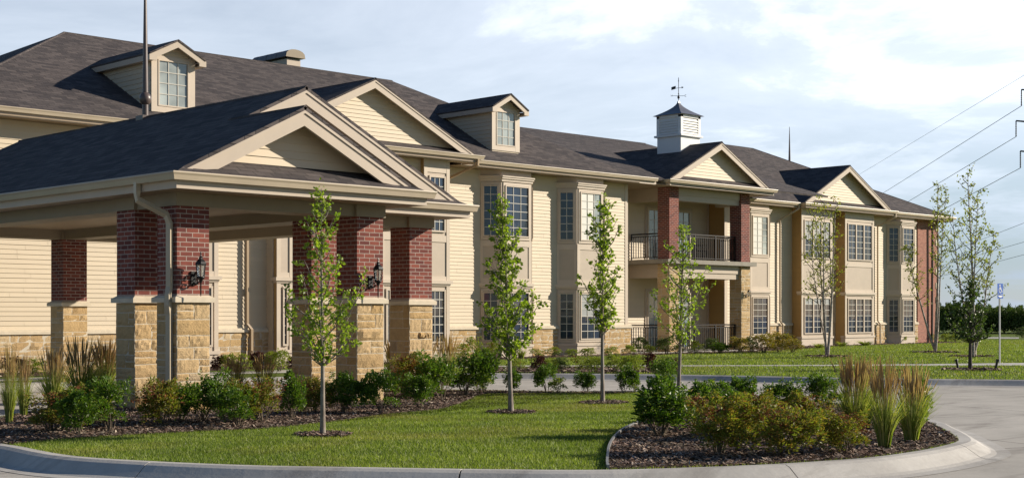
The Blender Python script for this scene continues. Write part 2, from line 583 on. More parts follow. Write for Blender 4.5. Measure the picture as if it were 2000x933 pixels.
class MB:
    """collects shapes in world coordinates and links them as ONE mesh object"""

    def __init__(self):
        self.v, self.f, self.mi, self.sm = [], [], [], []
        self.cur = 0

    def poly(self, pts, smooth=False):
        i = len(self.v)
        self.v += [tuple(p) for p in pts]
        self.f.append(list(range(i, i + len(pts))))
        self.mi.append(self.cur)
        self.sm.append(smooth)

    def raw(self, verts, faces, smooth=False):
        i = len(self.v)
        self.v += [tuple(p) for p in verts]
        for f in faces:
            self.f.append([k + i for k in f])
            self.mi.append(self.cur)
            self.sm.append(smooth)

    def box(self, x0, x1, y0, y1, z0, z1):
        v = [(x0, y0, z0), (x1, y0, z0), (x1, y1, z0), (x0, y1, z0), (x0, y0, z1), (x1, y0, z1), (x1, y1, z1), (x0, y1, z1)]
        self.raw(v, [(0, 3, 2, 1), (4, 5, 6, 7), (0, 1, 5, 4), (1, 2, 6, 5), (2, 3, 7, 6), (3, 0, 4, 7)])
        return self

    def obox(self, o, u, n, a0, a1, d0, d1, z0, z1):
        """box in a wall frame: a along u, d outward along n, z up"""
        o, u, n = Vector(o), Vector(u), Vector(n)

        def P(a, d, z):
            p = o + u * a + n * d
            return (p.x, p.y, o.z + z)
        v = [P(a0, d1, z0), P(a1, d1, z0), P(a1, d0, z0), P(a0, d0, z0), P(a0, d1, z1), P(a1, d1, z1), P(a1, d0, z1), P(a0, d0, z1)]
        self.raw(v, [(0, 3, 2, 1), (4, 5, 6, 7), (0, 1, 5, 4), (1, 2, 6, 5), (2, 3, 7, 6), (3, 0, 4, 7)])
        return self

    def prism(self, pts2, z0, z1):
        """vertical prism over a counter-clockwise plan polygon"""
        n = len(pts2)
        v = [(p[0], p[1], z0) for p in pts2] + [(p[0], p[1], z1) for p in pts2]
        f = [tuple(range(n))[::-1], tuple(range(n, 2 * n))]
        for i in range(n):
            j = (i + 1) % n
            f.append((i, j, n + j, n + i))
        self.raw(v, f)
        return self

    def slab(self, pts3, t):
        """thin slab below a planar polygon of 3D points (counter-clockwise from above)"""
        n = len(pts3)
        p = [Vector(q) for q in pts3]
        nn = Vector((0, 0, 0))
        for i in range(n):
            a, b_ = p[i], p[(i + 1) % n]
            nn += a.cross(b_)
        nn.normalize()
        if nn.z < 0:
            p.reverse()
            nn = -nn
        v = p + [q - nn * t for q in p]
        f = [tuple(range(n)), tuple(range(n, 2 * n))[::-1]]
        for i in range(n):
            j = (i + 1) % n
            f.append((j, i, n + i, n + j))
        self.raw(v, f)
        return self

    def sweep(self, prof, path, closed=False, cap=True, smooth=False):
        """profile points (out, up) swept along a plan path of 3D points; out is to the right of travel"""
        n = len(path)
        P = [Vector(p) for p in path]
        rings = []
        for i in range(n):
            if closed:
                a, b_ = P[(i - 1) % n], P[(i + 1) % n]
                d0, d1 = (P[i] - a), (b_ - P[i])
            else:
                d0 = P[i] - P[i - 1] if i else P[1] - P[0]
                d1 = P[i + 1] - P[i] if i < n - 1 else P[i] - P[i - 1]
            d0.z = d1.z = 0
            d0.normalize()
            d1.normalize()
            n0, n1 = Vector((d0.y, -d0.x, 0)), Vector((d1.y, -d1.x, 0))
            nn = (n0 + n1)
            nn = nn / max(0.2, (nn.length_squared / 2.0))
            rings.append([P[i] + nn * o + Vector((0, 0, u)) for o, u in prof])
        k = len(prof)
        v = [q for r in rings for q in r]
        f = []
        for i in range(n if closed else n - 1):
            j = (i + 1) % n
            for a in range(k):
                b_ = (a + 1) % k
                f.append((i * k + a, j * k + a, j * k + b_, i * k + b_))
        if cap and not closed:
            f.append(tuple(range(k)))
            f.append(tuple((n - 1) * k + a for a in range(k))[::-1])
        self.raw(v, f, smooth)
        return self

    def tube(self, path, rad, n=8, cap=True, smooth=True, rot=0.0):
        P = [Vector(p) for p in path]
        if isinstance(rad, (int, float)):
            rad = [rad] * len(P)
        rings = []
        ref = None
        for i, p in enumerate(P):
            d = (P[min(i + 1, len(P) - 1)] - P[max(i - 1, 0)]).normalized()
            if ref is None:
                ref = Vector((1, 0, 0)) if abs(d.x) < 0.9 else Vector((0, 1, 0))
            ref = (ref - d * ref.dot(d))
            if ref.length < 1e-4:
                ref = d.orthogonal()
            ref.normalize()
            b_ = d.cross(ref)
            rings.append([p + (ref * cos(2 * pi * k / n + rot) + b_ * sin(2 * pi * k / n + rot)) * rad[i] for k in range(n)])
        v = [q for r in rings for q in r]
        f = []
        for i in range(len(P) - 1):
            for k in range(n):
                k2 = (k + 1) % n
                f.append((i * n + k, i * n + k2, (i + 1) * n + k2, (i + 1) * n + k))
        self.raw(v, f, smooth)
        if cap:
            self.raw(rings[0], [tuple(range(n))[::-1]])
            self.raw(rings[-1], [tuple(range(n))])
        return self

    def lathe(self, c, prof, n=12, smooth=True, rot=0.0):
        c = Vector(c)
        v = []
        for r_, z in prof:
            for k in range(n):
                t = 2 * pi * k / n + rot
                v.append((c.x + r_ * cos(t), c.y + r_ * sin(t), c.z + z))
        f = []
        for i in range(len(prof) - 1):
            for k in range(n):
                k2 = (k + 1) % n
                f.append((i * n + k, i * n + k2, (i + 1) * n + k2, (i + 1) * n + k))
        f.append(tuple(range(n))[::-1])
        f.append(tuple((len(prof) - 1) * n + k for k in range(n)))
        self.raw(v, f, smooth)
        return self

    def build(self, name, mats, parent=None, label=None, local=False):
        off = Vector((0, 0, 0))
        if parent is not None and not local:
            off = parent_world(parent)
        me = bpy.data.meshes.new(name)
        V = [(p[0] - off.x, p[1] - off.y, p[2] - off.z) for p in self.v]
        me.from_pydata(V, [], self.f)
        if isinstance(mats, str):
            mats = [mats]
        for mm in mats:
            me.materials.append(MATS[mm])
        me.polygons.foreach_set('material_index', self.mi)
        me.polygons.foreach_set('use_smooth', self.sm)
        uv = me.uv_layers.new(name='UVMap')
        buf = np.zeros((len(me.loops), 2), dtype=np.float32)
        Zup = Vector((0, 0, 1))
        for p in me.polygons:
            n = p.normal
            if abs(n.z) > 0.95:
                t, b_ = Vector((1, 0, 0)), Vector((0, 1, 0))
            else:
                t = Zup.cross(n).normalized()
                b_ = n.cross(t)
            for li in p.loop_indices:
                w = Vector(self.v[me.loops[li].vertex_index])
                buf[li] = (w.dot(t), w.dot(b_))
        uv.data.foreach_set('uv', buf.ravel())
        me.update()
        o = bpy.data.objects.new(name, me)
        COL.objects.link(o)
        if parent is not None:
            o.parent = parent
        if label:
            o['label'] = label
        return o


def parent_world(o):
    v = Vector((0, 0, 0))
    while o is not None:
        v += Vector(o.location)
        o = o.parent
    return v


def npmesh(name, V, F, mats, parent=None, smooth=False):
    """fast mesh from arrays V (n,3), F (m,k)"""
    me = bpy.data.meshes.new(name)
    V = np.asarray(V, dtype=np.float32)
    F = np.asarray(F, dtype=np.int32)
    k = F.shape[1]
    me.vertices.add(len(V))
    me.vertices.foreach_set('co', V.ravel())
    me.loops.add(F.size)
    me.loops.foreach_set('vertex_index', F.ravel())
    me.polygons.add(len(F))
    me.polygons.foreach_set('loop_start', np.arange(len(F), dtype=np.int32) * k)
    me.polygons.foreach_set('loop_total', np.full(len(F), k, dtype=np.int32))
    me.polygons.foreach_set('use_smooth', np.full(len(F), smooth))
    me.update(calc_edges=True)
    me.validate()
    for mm in ([mats] if isinstance(mats, str) else mats):
        me.materials.append(MATS[mm])
    o = bpy.data.objects.new(name, me)
    COL.objects.link(o)
    if parent is not None:
        o.parent = parent
    return o


def kids(o):
    return [c for c in bpy.data.objects if c.parent == o]


def dup(root, loc, rz=0.0, scale=None, label=None, group=None):
    r = root.copy()
    COL.objects.link(r)
    r.location = loc
    r.rotation_euler = (0, 0, rz)
    if scale:
        r.scale = scale
    if label:
        r['label'] = label
    if group:
        r['group'] = group
    for ch in KID[root.name]:
        c = ch.copy()
        COL.objects.link(c)
        c.parent = r
    return r


KID = {}


# ------------------------------------------------------------------ ground, drive, kerbs, lawns
def smooth_path(pts, closed=False, n=8):
    P = [Vector((p[0], p[1], 0)) for p in pts]
    out = []
    m_ = len(P)
    rng = range(m_ if closed else m_ - 1)
    for i in rng:
        if closed:
            p0, p1, p2, p3 = P[(i - 1) % m_], P[i], P[(i + 1) % m_], P[(i + 2) % m_]
        else:
            p0, p1, p2, p3 = P[max(i - 1, 0)], P[i], P[i + 1], P[min(i + 2, m_ - 1)]
        for k in range(n):
            t = k / n
            q = 0.5 * ((2 * p1) + (p2 - p0) * t + (2 * p0 - 5 * p1 + 4 * p2 - p3) * t * t + (3 * p1 - p0 - 3 * p2 + p3) * t ** 3)
            out.append((q.x, q.y))
    if not closed:
        out.append((P[-1].x, P[-1].y))
    return out


def area2(pts):
    return sum(pts[i][0] * pts[(i + 1) % len(pts)][1] - pts[(i + 1) % len(pts)][0] * pts[i][1] for i in range(len(pts)))


def inside(poly, X, Y):
    """vectorised point in polygon"""
    px = np.array([p[0] for p in poly])
    py = np.array([p[1] for p in poly])
    res = np.zeros(X.shape, dtype=bool)
    j = len(poly) - 1
    for i in range(len(poly)):
        c = ((py[i] > Y) != (py[j] > Y)) & (X < (px[j] - px[i]) * (Y - py[i]) / (py[j] - py[i] + 1e-12) + px[i])
        res ^= c
        j = i
    return res


ROADZ = -0.13


def sheet(name, poly, z, mat, kind='structure', skirt=0.0):
    bm = bmesh.new()
    if area2(poly) < 0:
        poly = poly[::-1]
    vs = [bm.verts.new((p[0], p[1], z)) for p in poly]
    f = bm.faces.new(vs)
    if skirt:
        lo = [bm.verts.new((p[0], p[1], z - skirt)) for p in poly]
        for i in range(len(vs)):
            j = (i + 1) % len(vs)
            bm.faces.new((vs[j], vs[i], lo[i], lo[j]))
    bmesh.ops.triangulate(bm, faces=[f])
    me = bpy.data.meshes.new(name)
    bm.to_mesh(me)
    bm.free()
    me.materials.append(MATS[mat])
    o = bpy.data.objects.new(name, me)
    COL.objects.link(o)
    tag(o, kind=kind)
    return o


sheet('ground', [(-600, -600), (2500, -600), (2500, 2500), (-600, 2500)], ROADZ - 0.03, 'field_ground')

# island outline (back edge of its kerb), read off the photograph on the level z = 0
isl_front = [gpt(0, 866), gpt(40, 873), gpt(140, 891), gpt(300, 902), gpt(500, 910), gpt(700, 913.5), gpt(950, 917.5), gpt(1190, 918.5), gpt(1447, 910.5),
             gpt(1600, 902), gpt(1702, 894), gpt(1790, 882), gpt(1840, 872), gpt(1868, 864), gpt(1872, 858), gpt(1862, 850), gpt(1840, 838)]
isl_back = [gpt(1790, 818), gpt(1640, 790), gpt(1450, 773), gpt(1250, 765.5), gpt(1100, 765.5), gpt(950, 763), (17.0, 20.2), (14.5, 20.55), (11.5, 20.4), (9.6, 19.6), (8.2, 18.3), (7.3, 16.8)]
ISL = smooth_path(isl_front + isl_back, True, 6)
far_kerb = [(-14, 27.4), (2, 27.35), (10, 27.3), (15.5, 27.2), (18.5, 26.6), gpt(800, 731), gpt(1000, 729), gpt(1340, 732), gpt(1600, 737), gpt(1800, 740), gpt(2000, 742), (31.5, 9.5), (34.5, 0), (37, -14)]
FARK = smooth_path(far_kerb, False, 8)

sheet('driveway', [(-40, -40), (60, -40), (60, 40), (-40, 40)], ROADZ, 'concrete_drive')
far_lawn_poly = FARK + [(900, -14), (900, 900), (-400, 900), (-400, 27.4)]
sheet('lawn', far_lawn_poly, 0.0, 'lawn_ground', skirt=0.12)
sheet('lawn_island', ISL, 0.0, 'lawn_ground', skirt=0.12)

KPROF = [(0.0, -0.13), (0.0, 0.012), (0.13, 0.016), (0.19, -0.005), (0.27, -0.06), (0.34, -0.105), (0.40, -0.122), (0.55, -0.126)]


def kerb(name, pts, closed, outward=1, seg=3.0):
    """rolled concrete kerb cast in lengths with open joints; pts travel with the road on the right"""
    P = [Vector((p[0], p[1], 0)) for p in pts]
    if closed:
        P.append(P[0].copy())
    mb = MB()
    cur = [P[0]]
    acc = 0.0
    for i in range(1, len(P)):
        a, b_ = P[i - 1], P[i]
        d = (b_ - a).length
        while acc + d >= seg:
            t = (seg - acc) / d
            q = a.lerp(b_, t)
            dirn = (b_ - a).normalized()
            cur.append(q - dirn * 0.006)
            if len(cur) > 1:
                mb.sweep(KPROF, cur, smooth=False)
            cur = [q + dirn * 0.006]
            a = q
            d = (b_ - a).length
            acc = 0.0
        acc += d
        if (b_ - cur[-1]).length > 0.02:
            cur.append(b_)
    if len(cur) > 1:
        mb.sweep(KPROF, cur)
    o = mb.build(name, 'concrete_kerb')
    tag(o, kind='structure')
    return o


isl_cw = ISL if area2(ISL) > 0 else ISL[::-1]        # counter-clockwise: outside is on the right
kerb('kerb', isl_cw, True)
kerb('kerb', FARK, False)

# beds
bed_left_edge = [gpt(-40, 872), gpt(45, 866), gpt(110, 859), gpt(182, 854), gpt(394, 843), gpt(500, 838.5), gpt(640, 825), gpt(762, 809), gpt(850, 801), gpt(895, 790), gpt(920, 779.5), gpt(941, 771.5), gpt(1000, 769), gpt(1200, 768.5)]
bed_l = smooth_path(bed_left_edge, False, 6)
bed_back = [gpt(1250, 766.5), gpt(1100, 766.5), gpt(950, 764), (16.95, 20.1), (14.5, 20.42), (11.5, 20.28), (9.68, 19.5), (8.3, 18.2), (7.42, 16.8)]
BED_L = bed_l + smooth_path(bed_back, False, 6)
bed_right_edge = [gpt(1300, 800), gpt(1275, 815), gpt(1252, 826), gpt(1214, 845), gpt(1192, 871), gpt(1186, 905), gpt(1188, 917.5)]
bed_r = smooth_path(bed_right_edge, False, 6)
bed_r_rest = [gpt(1447, 909.5), gpt(1600, 901), gpt(1702, 893), gpt(1790, 881), gpt(1838, 871), gpt(1865, 863.5), gpt(1869, 858), gpt(1840, 839.5), gpt(1790, 819.5), gpt(1640, 791.5), gpt(1480, 777)]
BED_R = bed_r + smooth_path(bed_r_rest, False, 6)
sheet('mulch_bed', BED_L, 0.012, 'mulch_ground')
sheet('mulch_bed', BED_R, 0.012, 'mulch_ground')
mb = MB()
mb.sweep([(-0.012, -0.02), (-0.012, 0.05), (0.012, 0.05), (0.012, -0.02)], [(p[0], p[1], 0) for p in bed_r])
tag(mb.build('bed_edging', 'edging_plastic'), 'grey curved plastic edging strip around the front right mulch bed', 'garden edging')

# beds on the building side
BED_M = smooth_path([gpt(960, 727), gpt(1100, 727.5), gpt(1240, 727.5), gpt(1330, 728.5)], False, 4) + smooth_path([gpt(1325, 722), gpt(1240, 719), gpt(1100, 718), gpt(960, 718)], False, 4)
sheet('mulch_bed', BED_M, 0.012, 'mulch_ground')
BED_W = [(13.0, 30.8), (23.0, 30.6), (29.0, 31.3), (33, 32.2), (38.2, 31.9), (44.2, 31.9), (49.5, 33.4), (54, 35.2), (61, 35.4), (67.5, 35.3), (67.5, 37), (13, 37)]
sheet('mulch_bed', BED_W, 0.012, 'mulch_ground')
# concrete path along the far kerb and the walk to the entrance
WALK = smooth_path([(10, 29.2), (18, 28.7), gpt(760, 723), gpt(1000, 716.5), gpt(1340, 715.2), gpt(1600, 714.5), gpt(1800, 714), gpt(2000, 713.5), gpt(2200, 713)], False, 6)
WALK2 = smooth_path([gpt(2200, 707), gpt(2000, 708.5), gpt(1800, 710.8), gpt(1600, 712.3), gpt(1340, 713.2), gpt(1000, 713.8), gpt(760, 717), (18, 29.9), (10, 30.3)], False, 6)
sheet('path', WALK + WALK2, 0.008, 'concrete_walk')
sheet('path', [gpt(1880, 660.5), gpt(1990, 661), gpt(1990, 658.5), gpt(1880, 658)], 0.01, 'concrete_walk')
sheet('path', [(10.2, 27.45), (18.2, 27.2), (18.2, 28.2), (10.2, 28.4)], 0.009, 'concrete_walk')
sheet('patio', [(39.2, 33.2), (46.1, 33.2), (46.1, 35.7), (39.2, 35.7)], 0.03, 'concrete_walk', skirt=0.04)


def mulch_ring(px, py, r, label_tree):
    x, y = gpt(px, py)
    pts = [(x + (r * (1 + 0.12 * RNG.uniform(-1, 1))) * cos(2 * pi * k / 28), y + (r * (1 + 0.12 * RNG.uniform(-1, 1))) * sin(2 * pi * k / 28)) for k in range(28)]
    sheet('mulch_ring', pts, 0.014, 'mulch_ground')
    RINGS.append((x, y, r, pts))


RINGS = []
TREE_SPOTS = [(630, 850, 0.33), (998, 806, 0.36), (1177, 787, 0.40), (1325, 768, 0.40), (1616, 696, 0.75), (1827, 688, 0.85), (1900, 696, 0.7), (1895, 722, 0.75)]
for sp in TREE_SPOTS:
    mulch_ring(*sp, None)


# wood chips (nobody could count them)
def chips(name, polys, n, zlo, size):
    Vs, Fs = [], []
    pts = []
    for poly, cnt in zip(polys, n):
        xs = [p[0] for p in poly]
        ys = [p[1] for p in poly]
        X = NP.uniform(min(xs), max(xs), cnt * 4)
        Y = NP.uniform(min(ys), max(ys), cnt * 4)
        k = inside(poly, X, Y)
        X, Y = X[k][:cnt], Y[k][:cnt]
        pts.append(np.stack([X, Y], 1))
    P = np.concatenate(pts)
    m_ = len(P)
    th = NP.uniform(0, 2 * pi, m_)
    ln = NP.uniform(0.5, 1.6, m_) * size
    wd = NP.uniform(0.18, 0.5, m_) * size
    u = np.stack([np.cos(th), np.sin(th), NP.normal(0, 0.28, m_)], 1)
    v = np.stack([-np.sin(th), np.cos(th), NP.normal(0, 0.38, m_)], 1)
    c = np.stack([P[:, 0], P[:, 1], zlo + NP.uniform(0.0, 0.022, m_)], 1)
    a, b_ = u * ln[:, None] * 0.5, v * wd[:, None] * 0.5
    V = np.stack([c - a - b_, c + a - b_, c + a + b_, c - a + b_], 1).reshape(-1, 3)
    V[:, 2] = np.maximum(V[:, 2], zlo - 0.002)
    F = np.arange(m_ * 4).reshape(-1, 4)
    o = npmesh(name, V, F, 'wood_chip')
    tag(o, kind='stuff')
    return o


chips('wood_chips', [BED_L, BED_R] + [r_[3] for r_ in RINGS[:4]], [42000, 36000, 1300, 1300, 1300, 1300], 0.016, 0.038)
chips('wood_chips', [BED_M, BED_W] + [r_[3] for r_ in RINGS[4:]], [1500, 5000, 500, 500, 500, 500], 0.018, 0.09)


def blades(name, poly, holes, n, h, w, zmin=0.0, zone=None, lean=0.35):
    xs = [p[0] for p in poly]
    ys = [p[1] for p in poly]
    lo = (max(min(xs), zone[0]), max(min(ys), zone[1])) if zone else (min(xs), min(ys))
    hi = (min(max(xs), zone[2]), min(max(ys), zone[3])) if zone else (max(xs), max(ys))
    X = NP.uniform(lo[0], hi[0], n)
    Y = NP.uniform(lo[1], hi[1], n)
    k = inside(poly, X, Y)
    for hp in holes:
        k &= ~inside(hp, X, Y)
    # keep only what the view cone (with a margin) can see
    cx, cz = X * SA - Y * CA, X * CA + Y * SA
    k &= (np.abs(cx) < cz * 0.42 + 1.0) & (cz > 2)
    X, Y = X[k], Y[k]
    m_ = len(X)
    th = NP.uniform(0, 2 * pi, m_)
    hh = h * NP.uniform(0.55, 1.25, m_)
    ww = w * NP.uniform(0.7, 1.3, m_)
    base = np.stack([X, Y, np.full(m_, zmin)], 1)
    side = np.stack([np.cos(th), np.sin(th), np.zeros(m_)], 1) * ww[:, None] * 0.5
    la = NP.uniform(0, 2 * pi, m_)
    le = np.abs(NP.normal(0, lean, m_)) * hh
    tip = base + np.stack([np.cos(la) * le, np.sin(la) * le, hh], 1)
    V = np.stack([base - side, base + side, tip], 1).reshape(-1, 3)
    F = np.arange(m_ * 3).reshape(-1, 3)
    o = npmesh(name, V, F, 'grass_blade')
    tag(o, kind='stuff')
    return o


ring_polys = [r_[3] for r_ in RINGS]
blades('grass', ISL, [BED_L, BED_R] + ring_polys[:4], 520000, 0.030, 0.0075, lean=0.6)
blades('grass', far_lawn_poly, [BED_M, BED_W, WALK + WALK2] + ring_polys[4:], 260000, 0.045, 0.022, zone=(22, 8, 75, 40))

# ------------------------------------------------------------------ building helpers
UX, NY = (1, 0, 0), (0, -1, 0)          # a facade that faces the camera side (-y)
UY, NX = (0, -1, 0), (-1, 0, 0)         # a face that looks to -x (left as seen): a runs towards the viewer


SR = random.Random(77)


def siding(mb, o, u, n, L, z0, z1, e=0.115, span=None):
    o, u, n = Vector(o), Vector(u), Vector(n)
    z = z0
    while z < z1 - 0.004:
        zt = min(z + e, z1)
        a0, a1 = (0, L) if span is None else span(z)
        b0, b1 = (0, L) if span is None else span(zt)
        if a1 - a0 > 0.02:
            def P(a, d, zz):
                p = o + u * a + n * d
                return (p.x, p.y, o.z + zz)
            cuts = [a0, a1]
            if span is None and L > 2.5:            # boards butt at uneven lengths
                q = a0 + SR.uniform(0.6, 3.6)
                cuts = [a0]
                while q < a1 - 0.4:
                    cuts.append(q)
                    q += SR.choice([2.4, 3.6, 3.6])
                cuts.append(a1)
            for i in range(len(cuts) - 1):
                c0, c1 = cuts[i] + (0.002 if i else 0), cuts[i + 1] - (0.002 if i < len(cuts) - 2 else 0)
                e0, e1 = (c0, c1) if span is None else (b0, b1)
                w0 = 0.024 + SR.uniform(-.0015, .0015)
                v = [P(c0, w0, z), P(c1, w0, z), P(e1, 0.008, zt), P(e0, 0.008, zt), P(c0, 0.0, z), P(c1, 0.0, z)]
                mb.raw(v, [(0, 1, 2, 3), (4, 5, 1, 0)])
        z = zt


def ashlar(mb, o, u, n, L, z0, z1, rng, coarse=False, ext=0.012):
    """rock-faced stones in uneven courses standing out of a mortar face"""
    o, u, n = Vector(o), Vector(u), Vector(n)
    z = z0
    nu, nv = (3, 2) if coarse else (6, 4)
    while z < z1 - 0.02:
        h = rng.choice([0.09, 0.13, 0.17, 0.2, 0.2, 0.23])
        if z1 - (z + h) < 0.08:
            h = z1 - z
        a = -ext
        while a < L + ext - 0.02:
            w = rng.uniform(0.16, 0.50) if L > 0.8 else rng.choice([0.2, 0.28, 0.37, 0.57])
            if L + ext - (a + w) < 0.12:
                w = L + ext - a
            parts = [(z, z + h)]
            if h >= 0.2 and rng.random() < 0.4:
                parts = [(z, z + h * 0.5), (z + h * 0.5, z + h)]
            for (q0, q1) in parts:
                g = 0.0065
                x0, x1, y0, y1 = a + g, a + w - g, q0 + g, q1 - g
                amp = rng.uniform(0.008, 0.022)
                if rng.random() < 0.06:
                    amp = 0.045
                v, f = [], []
                for j in range(nv + 1):
                    for i in range(nu + 1):
                        tx, ty = i / nu, j / nv
                        edge = min(min(tx, 1 - tx) * (x1 - x0), min(ty, 1 - ty) * (y1 - y0))
                        d = 0.012 + amp * min(1.0, edge / 0.03) * rng.uniform(0.35, 1.15)
                        if edge < 1e-6:
                            d = 0.010 + rng.uniform(0, 0.010)
                        p = o + u * (x0 + (x1 - x0) * tx) + n * d
                        v.append((p.x, p.y, o.z + y0 + (y1 - y0) * ty))
                k = len(v)
                for j in range(nv):
                    for i in range(nu):
                        b_ = j * (nu + 1) + i
                        f.append((b_, b_ + 1, b_ + nu + 2, b_ + nu + 1))
                ring = [i for i in range(nu + 1)] + [(j + 1) * (nu + 1) - 1 for j in range(1, nu + 1 - (nu - nv))] \
                    if False else None
                border = [i for i in range(nu + 1)] + [(nu + 1) * (j + 1) - 1 for j in range(1, nv + 1)] \
                    + [(nu + 1) * (nv + 1) - 1 - i for i in range(1, nu + 1)] + [(nu + 1) * j for j in range(nv - 1, 0, -1)]
                for q in border:
                    p = Vector(v[q]) - n * 0.06
                    v.append((p.x, p.y, p.z))
                m_ = len(border)
                for i in range(m_):
                    j = (i + 1) % m_
                    f.append((border[j], border[i], k + i, k + j))
                mb.raw(v, f)
            a += w
        z += h


def window(parent, o, u, n, w, h, cols, rows, glass='glass_dark', name='window', fr=0.05, units=1, mun=0.021, blind=None):
    """sash frame (part) with its pane and muntins (sub-parts); o = lower left corner on the wall face"""
    mb = MB()
    d0, d1 = 0.004, 0.060
    mb.obox(o, u, n, 0, fr, d0, d1, 0, h)
    mb.obox(o, u, n, w - fr, w, d0, d1, 0, h)
    mb.obox(o, u, n, fr, w - fr, d0, d1 - .002, 0, fr)
    mb.obox(o, u, n, fr, w - fr, d0, d1 - .002, h - fr, h)
    uw = (w - 2 * fr) / units
    for k in range(1, units):
        a = fr + uw * k
        mb.obox(o, u, n, a - 0.04, a + 0.04, d0, d1 - .004, fr, h - fr)
    f = mb.build(name, 'trim_pale', parent)
    pb = MB()
    pb.obox(o, u, n, fr * 0.6, w - fr * 0.6, 0.005, 0.018, fr * 0.6, h - fr * 0.6)
    pb.build('pane', glass, f)
    if blind is None and name == 'window' and glass == 'glass_dark' and SR.random() < 0.3 and w > 0.5:
        blind = (0, 1, SR.choice([0.17, 0.34, 0.5]))
    if blind:
        b3 = MB()
        b3.obox(o, u, n, fr + (w - 2 * fr) * blind[0], fr + (w - 2 * fr) * blind[1], 0.0181, 0.0195, fr + (h - 2 * fr) * (1 - blind[2]), h - fr)
        b3.build('blind', 'bright_blind' if blind[2] == 1.0 else 'blind_cloth', f)
    ms = MB()
    for k in range(units):
        a0 = fr + uw * k + (0.04 if k else 0)
        a1 = fr + uw * (k + 1) - (0.04 if k < units - 1 else 0)
        for c in range(1, cols):
            a = a0 + (a1 - a0) * c / cols
            ms.obox(o, u, n, a - mun / 2, a + mun / 2, 0.018, 0.034, fr, h - fr)
        for r_ in range(1, rows):
            z = fr + (h - 2 * fr) * r_ / rows
            ms.obox(o, u, n, a0, a1, 0.0185, 0.032, z - mun / 2, z + mun / 2)
    ms.build('muntins', 'sash_white', f)
    return f


GPROF = [(0.0, -0.115), (0.0, 0.0), (0.115, 0.0), (0.122, -0.018), (0.104, -0.05), (0.088, -0.115)]
FPROF = [(-0.03, -0.225), (-0.03, -0.10), (0.0, -0.10), (0.0, -0.225)]


def eaves(parent, path, gutter=True, fascia_mat='trim'):
    if gutter:
        mb = MB()
        mb.sweep(GPROF, path)
        mb.build('gutter', 'gutter_paint', parent)
    mb = MB()
    mb.sweep(FPROF, path)
    mb.build('fascia', fascia_mat, parent)


def gable_block(parent, x0, x1, yf, yr, yw, ybl, ybr, ze, s, rw=0.23, name='gable', skirt=True, left=True, right=True, lfoot=None):
    xm = (x0 + x1) / 2
    za = ze + s * (xm - x0)
    d1, d2 = yr - yf, yw - yf
    rb = MB()
    yq = yr - 0.06
    if left:
        rb.slab([(x0, yq, ze), (xm, yq, za), (xm, ybl, za), (x0, ybl, ze)], 0.05)
    if right:
        rb.slab([(xm, yq, za), (x1, yq, ze), (x1, ybr, ze), (xm, ybr, za)], 0.05)
    if skirt:
        rb.slab([(x0, yf, ze), (x1, yf, ze), (x1 - d2, yw, ze + s * d2), (x0 + d2, yw, ze + s * d2)], 0.03)
        if left:
            rb.slab([(x0, yf, ze), (x0 + d1, yr - 0.061, ze + s * d1), (x0, yr - 0.061, ze)], 0.03)
        rb.slab([(x1, yf, ze), (x1, yr - 0.061, ze), (x1 - d1, yr - 0.061, ze + s * d1)], 0.03)
    # ridge cap
    rb.tube([(xm, yq, za - 0.012), (xm, max(ybl, ybr), za - 0.012)], 0.035, 6)
    rf = rb.build(name + '_roof', 'shingle', parent)
    # rake boards
    zs = ze + s * d1 if skirt else ze
    kb = MB()
    tk = 0.056
    for sgn, xe, on in ((1, x0, left), (-1, x1, right)):
        xa = xe + sgn * (zs - ze) / s
        if sgn == 1 and lfoot is not None:
            xa = lfoot
        pts = [(xa, ze + s * abs(xa - xe) - tk), (xm, za - tk), (xm, za - tk - rw), (xe + sgn * (zs + rw + tk - ze) / s, zs)]
        if sgn == 1 and lfoot is not None:
            pts[3] = (lfoot, ze + s * abs(lfoot - xe) - tk - rw)
        v = [(p[0], yr - 0.04, p[1]) for p in pts] + [(p[0], yr + 0.01, p[1]) for p in pts]
        kb.raw(v, [(0, 1, 2, 3), (7, 6, 5, 4), (0, 4, 5, 1), (1, 5, 6, 2), (2, 6, 7, 3), (3, 7, 4, 0)])
        # thin moulding along the top of the rake
        tm = [(xa, ze + s * abs(xa - xe) - tk + 0.004), (xm, za - tk + 0.004), (xm, za - tk - 0.045), (xa, ze + s * abs(xa - xe) - tk - 0.045)]
        v = [(p[0], yr - 0.058, p[1]) for p in tm] + [(p[0], yr - 0.041, p[1]) for p in tm]
        kb.raw(v, [(0, 1, 2, 3), (7, 6, 5, 4), (0, 4, 5, 1), (1, 5, 6, 2), (2, 6, 7, 3), (3, 7, 4, 0)])
    kb.build('rake_board', 'trim', parent)
    # underside of the overhang
    sb = MB()
    o_ = 0.054
    sb.slab([(x0 + .1, yr + 0.011, ze + s * .1 - o_), (xm, yr + 0.011, za - o_), (xm, yw, za - o_), (x0 + .1, yw, ze + s * .1 - o_)], 0.02)
    sb.slab([(xm, yr + 0.011, za - o_), (x1 - .1, yr + 0.011, ze + s * .1 - o_), (x1 - .1, yw, ze + s * .1 - o_), (xm, yw, za - o_)], 0.02)
    sb.build('rake_soffit', 'soffit_paint', parent)
    # siding in the gable, on a backing wall
    gb = MB()
    zb = ze + s * d2 if skirt else ze
    siding(gb, (x0, yw, 0), UX, NY, x1 - x0, zb, za - 0.09, 0.118, span=lambda z: ((z - ze + .06) / s, (x1 - x0) - (z - ze + .06) / s))
    gb.raw([(x0 + d2 + .1, yw + 0.03, zb - .1), (x1 - d2 - .1, yw + 0.03, zb - .1), (xm, yw + 0.03, za - 0.07)], [(0, 1, 2)])
    gb.build(name + '_siding', 'siding', parent)
    return xm, za


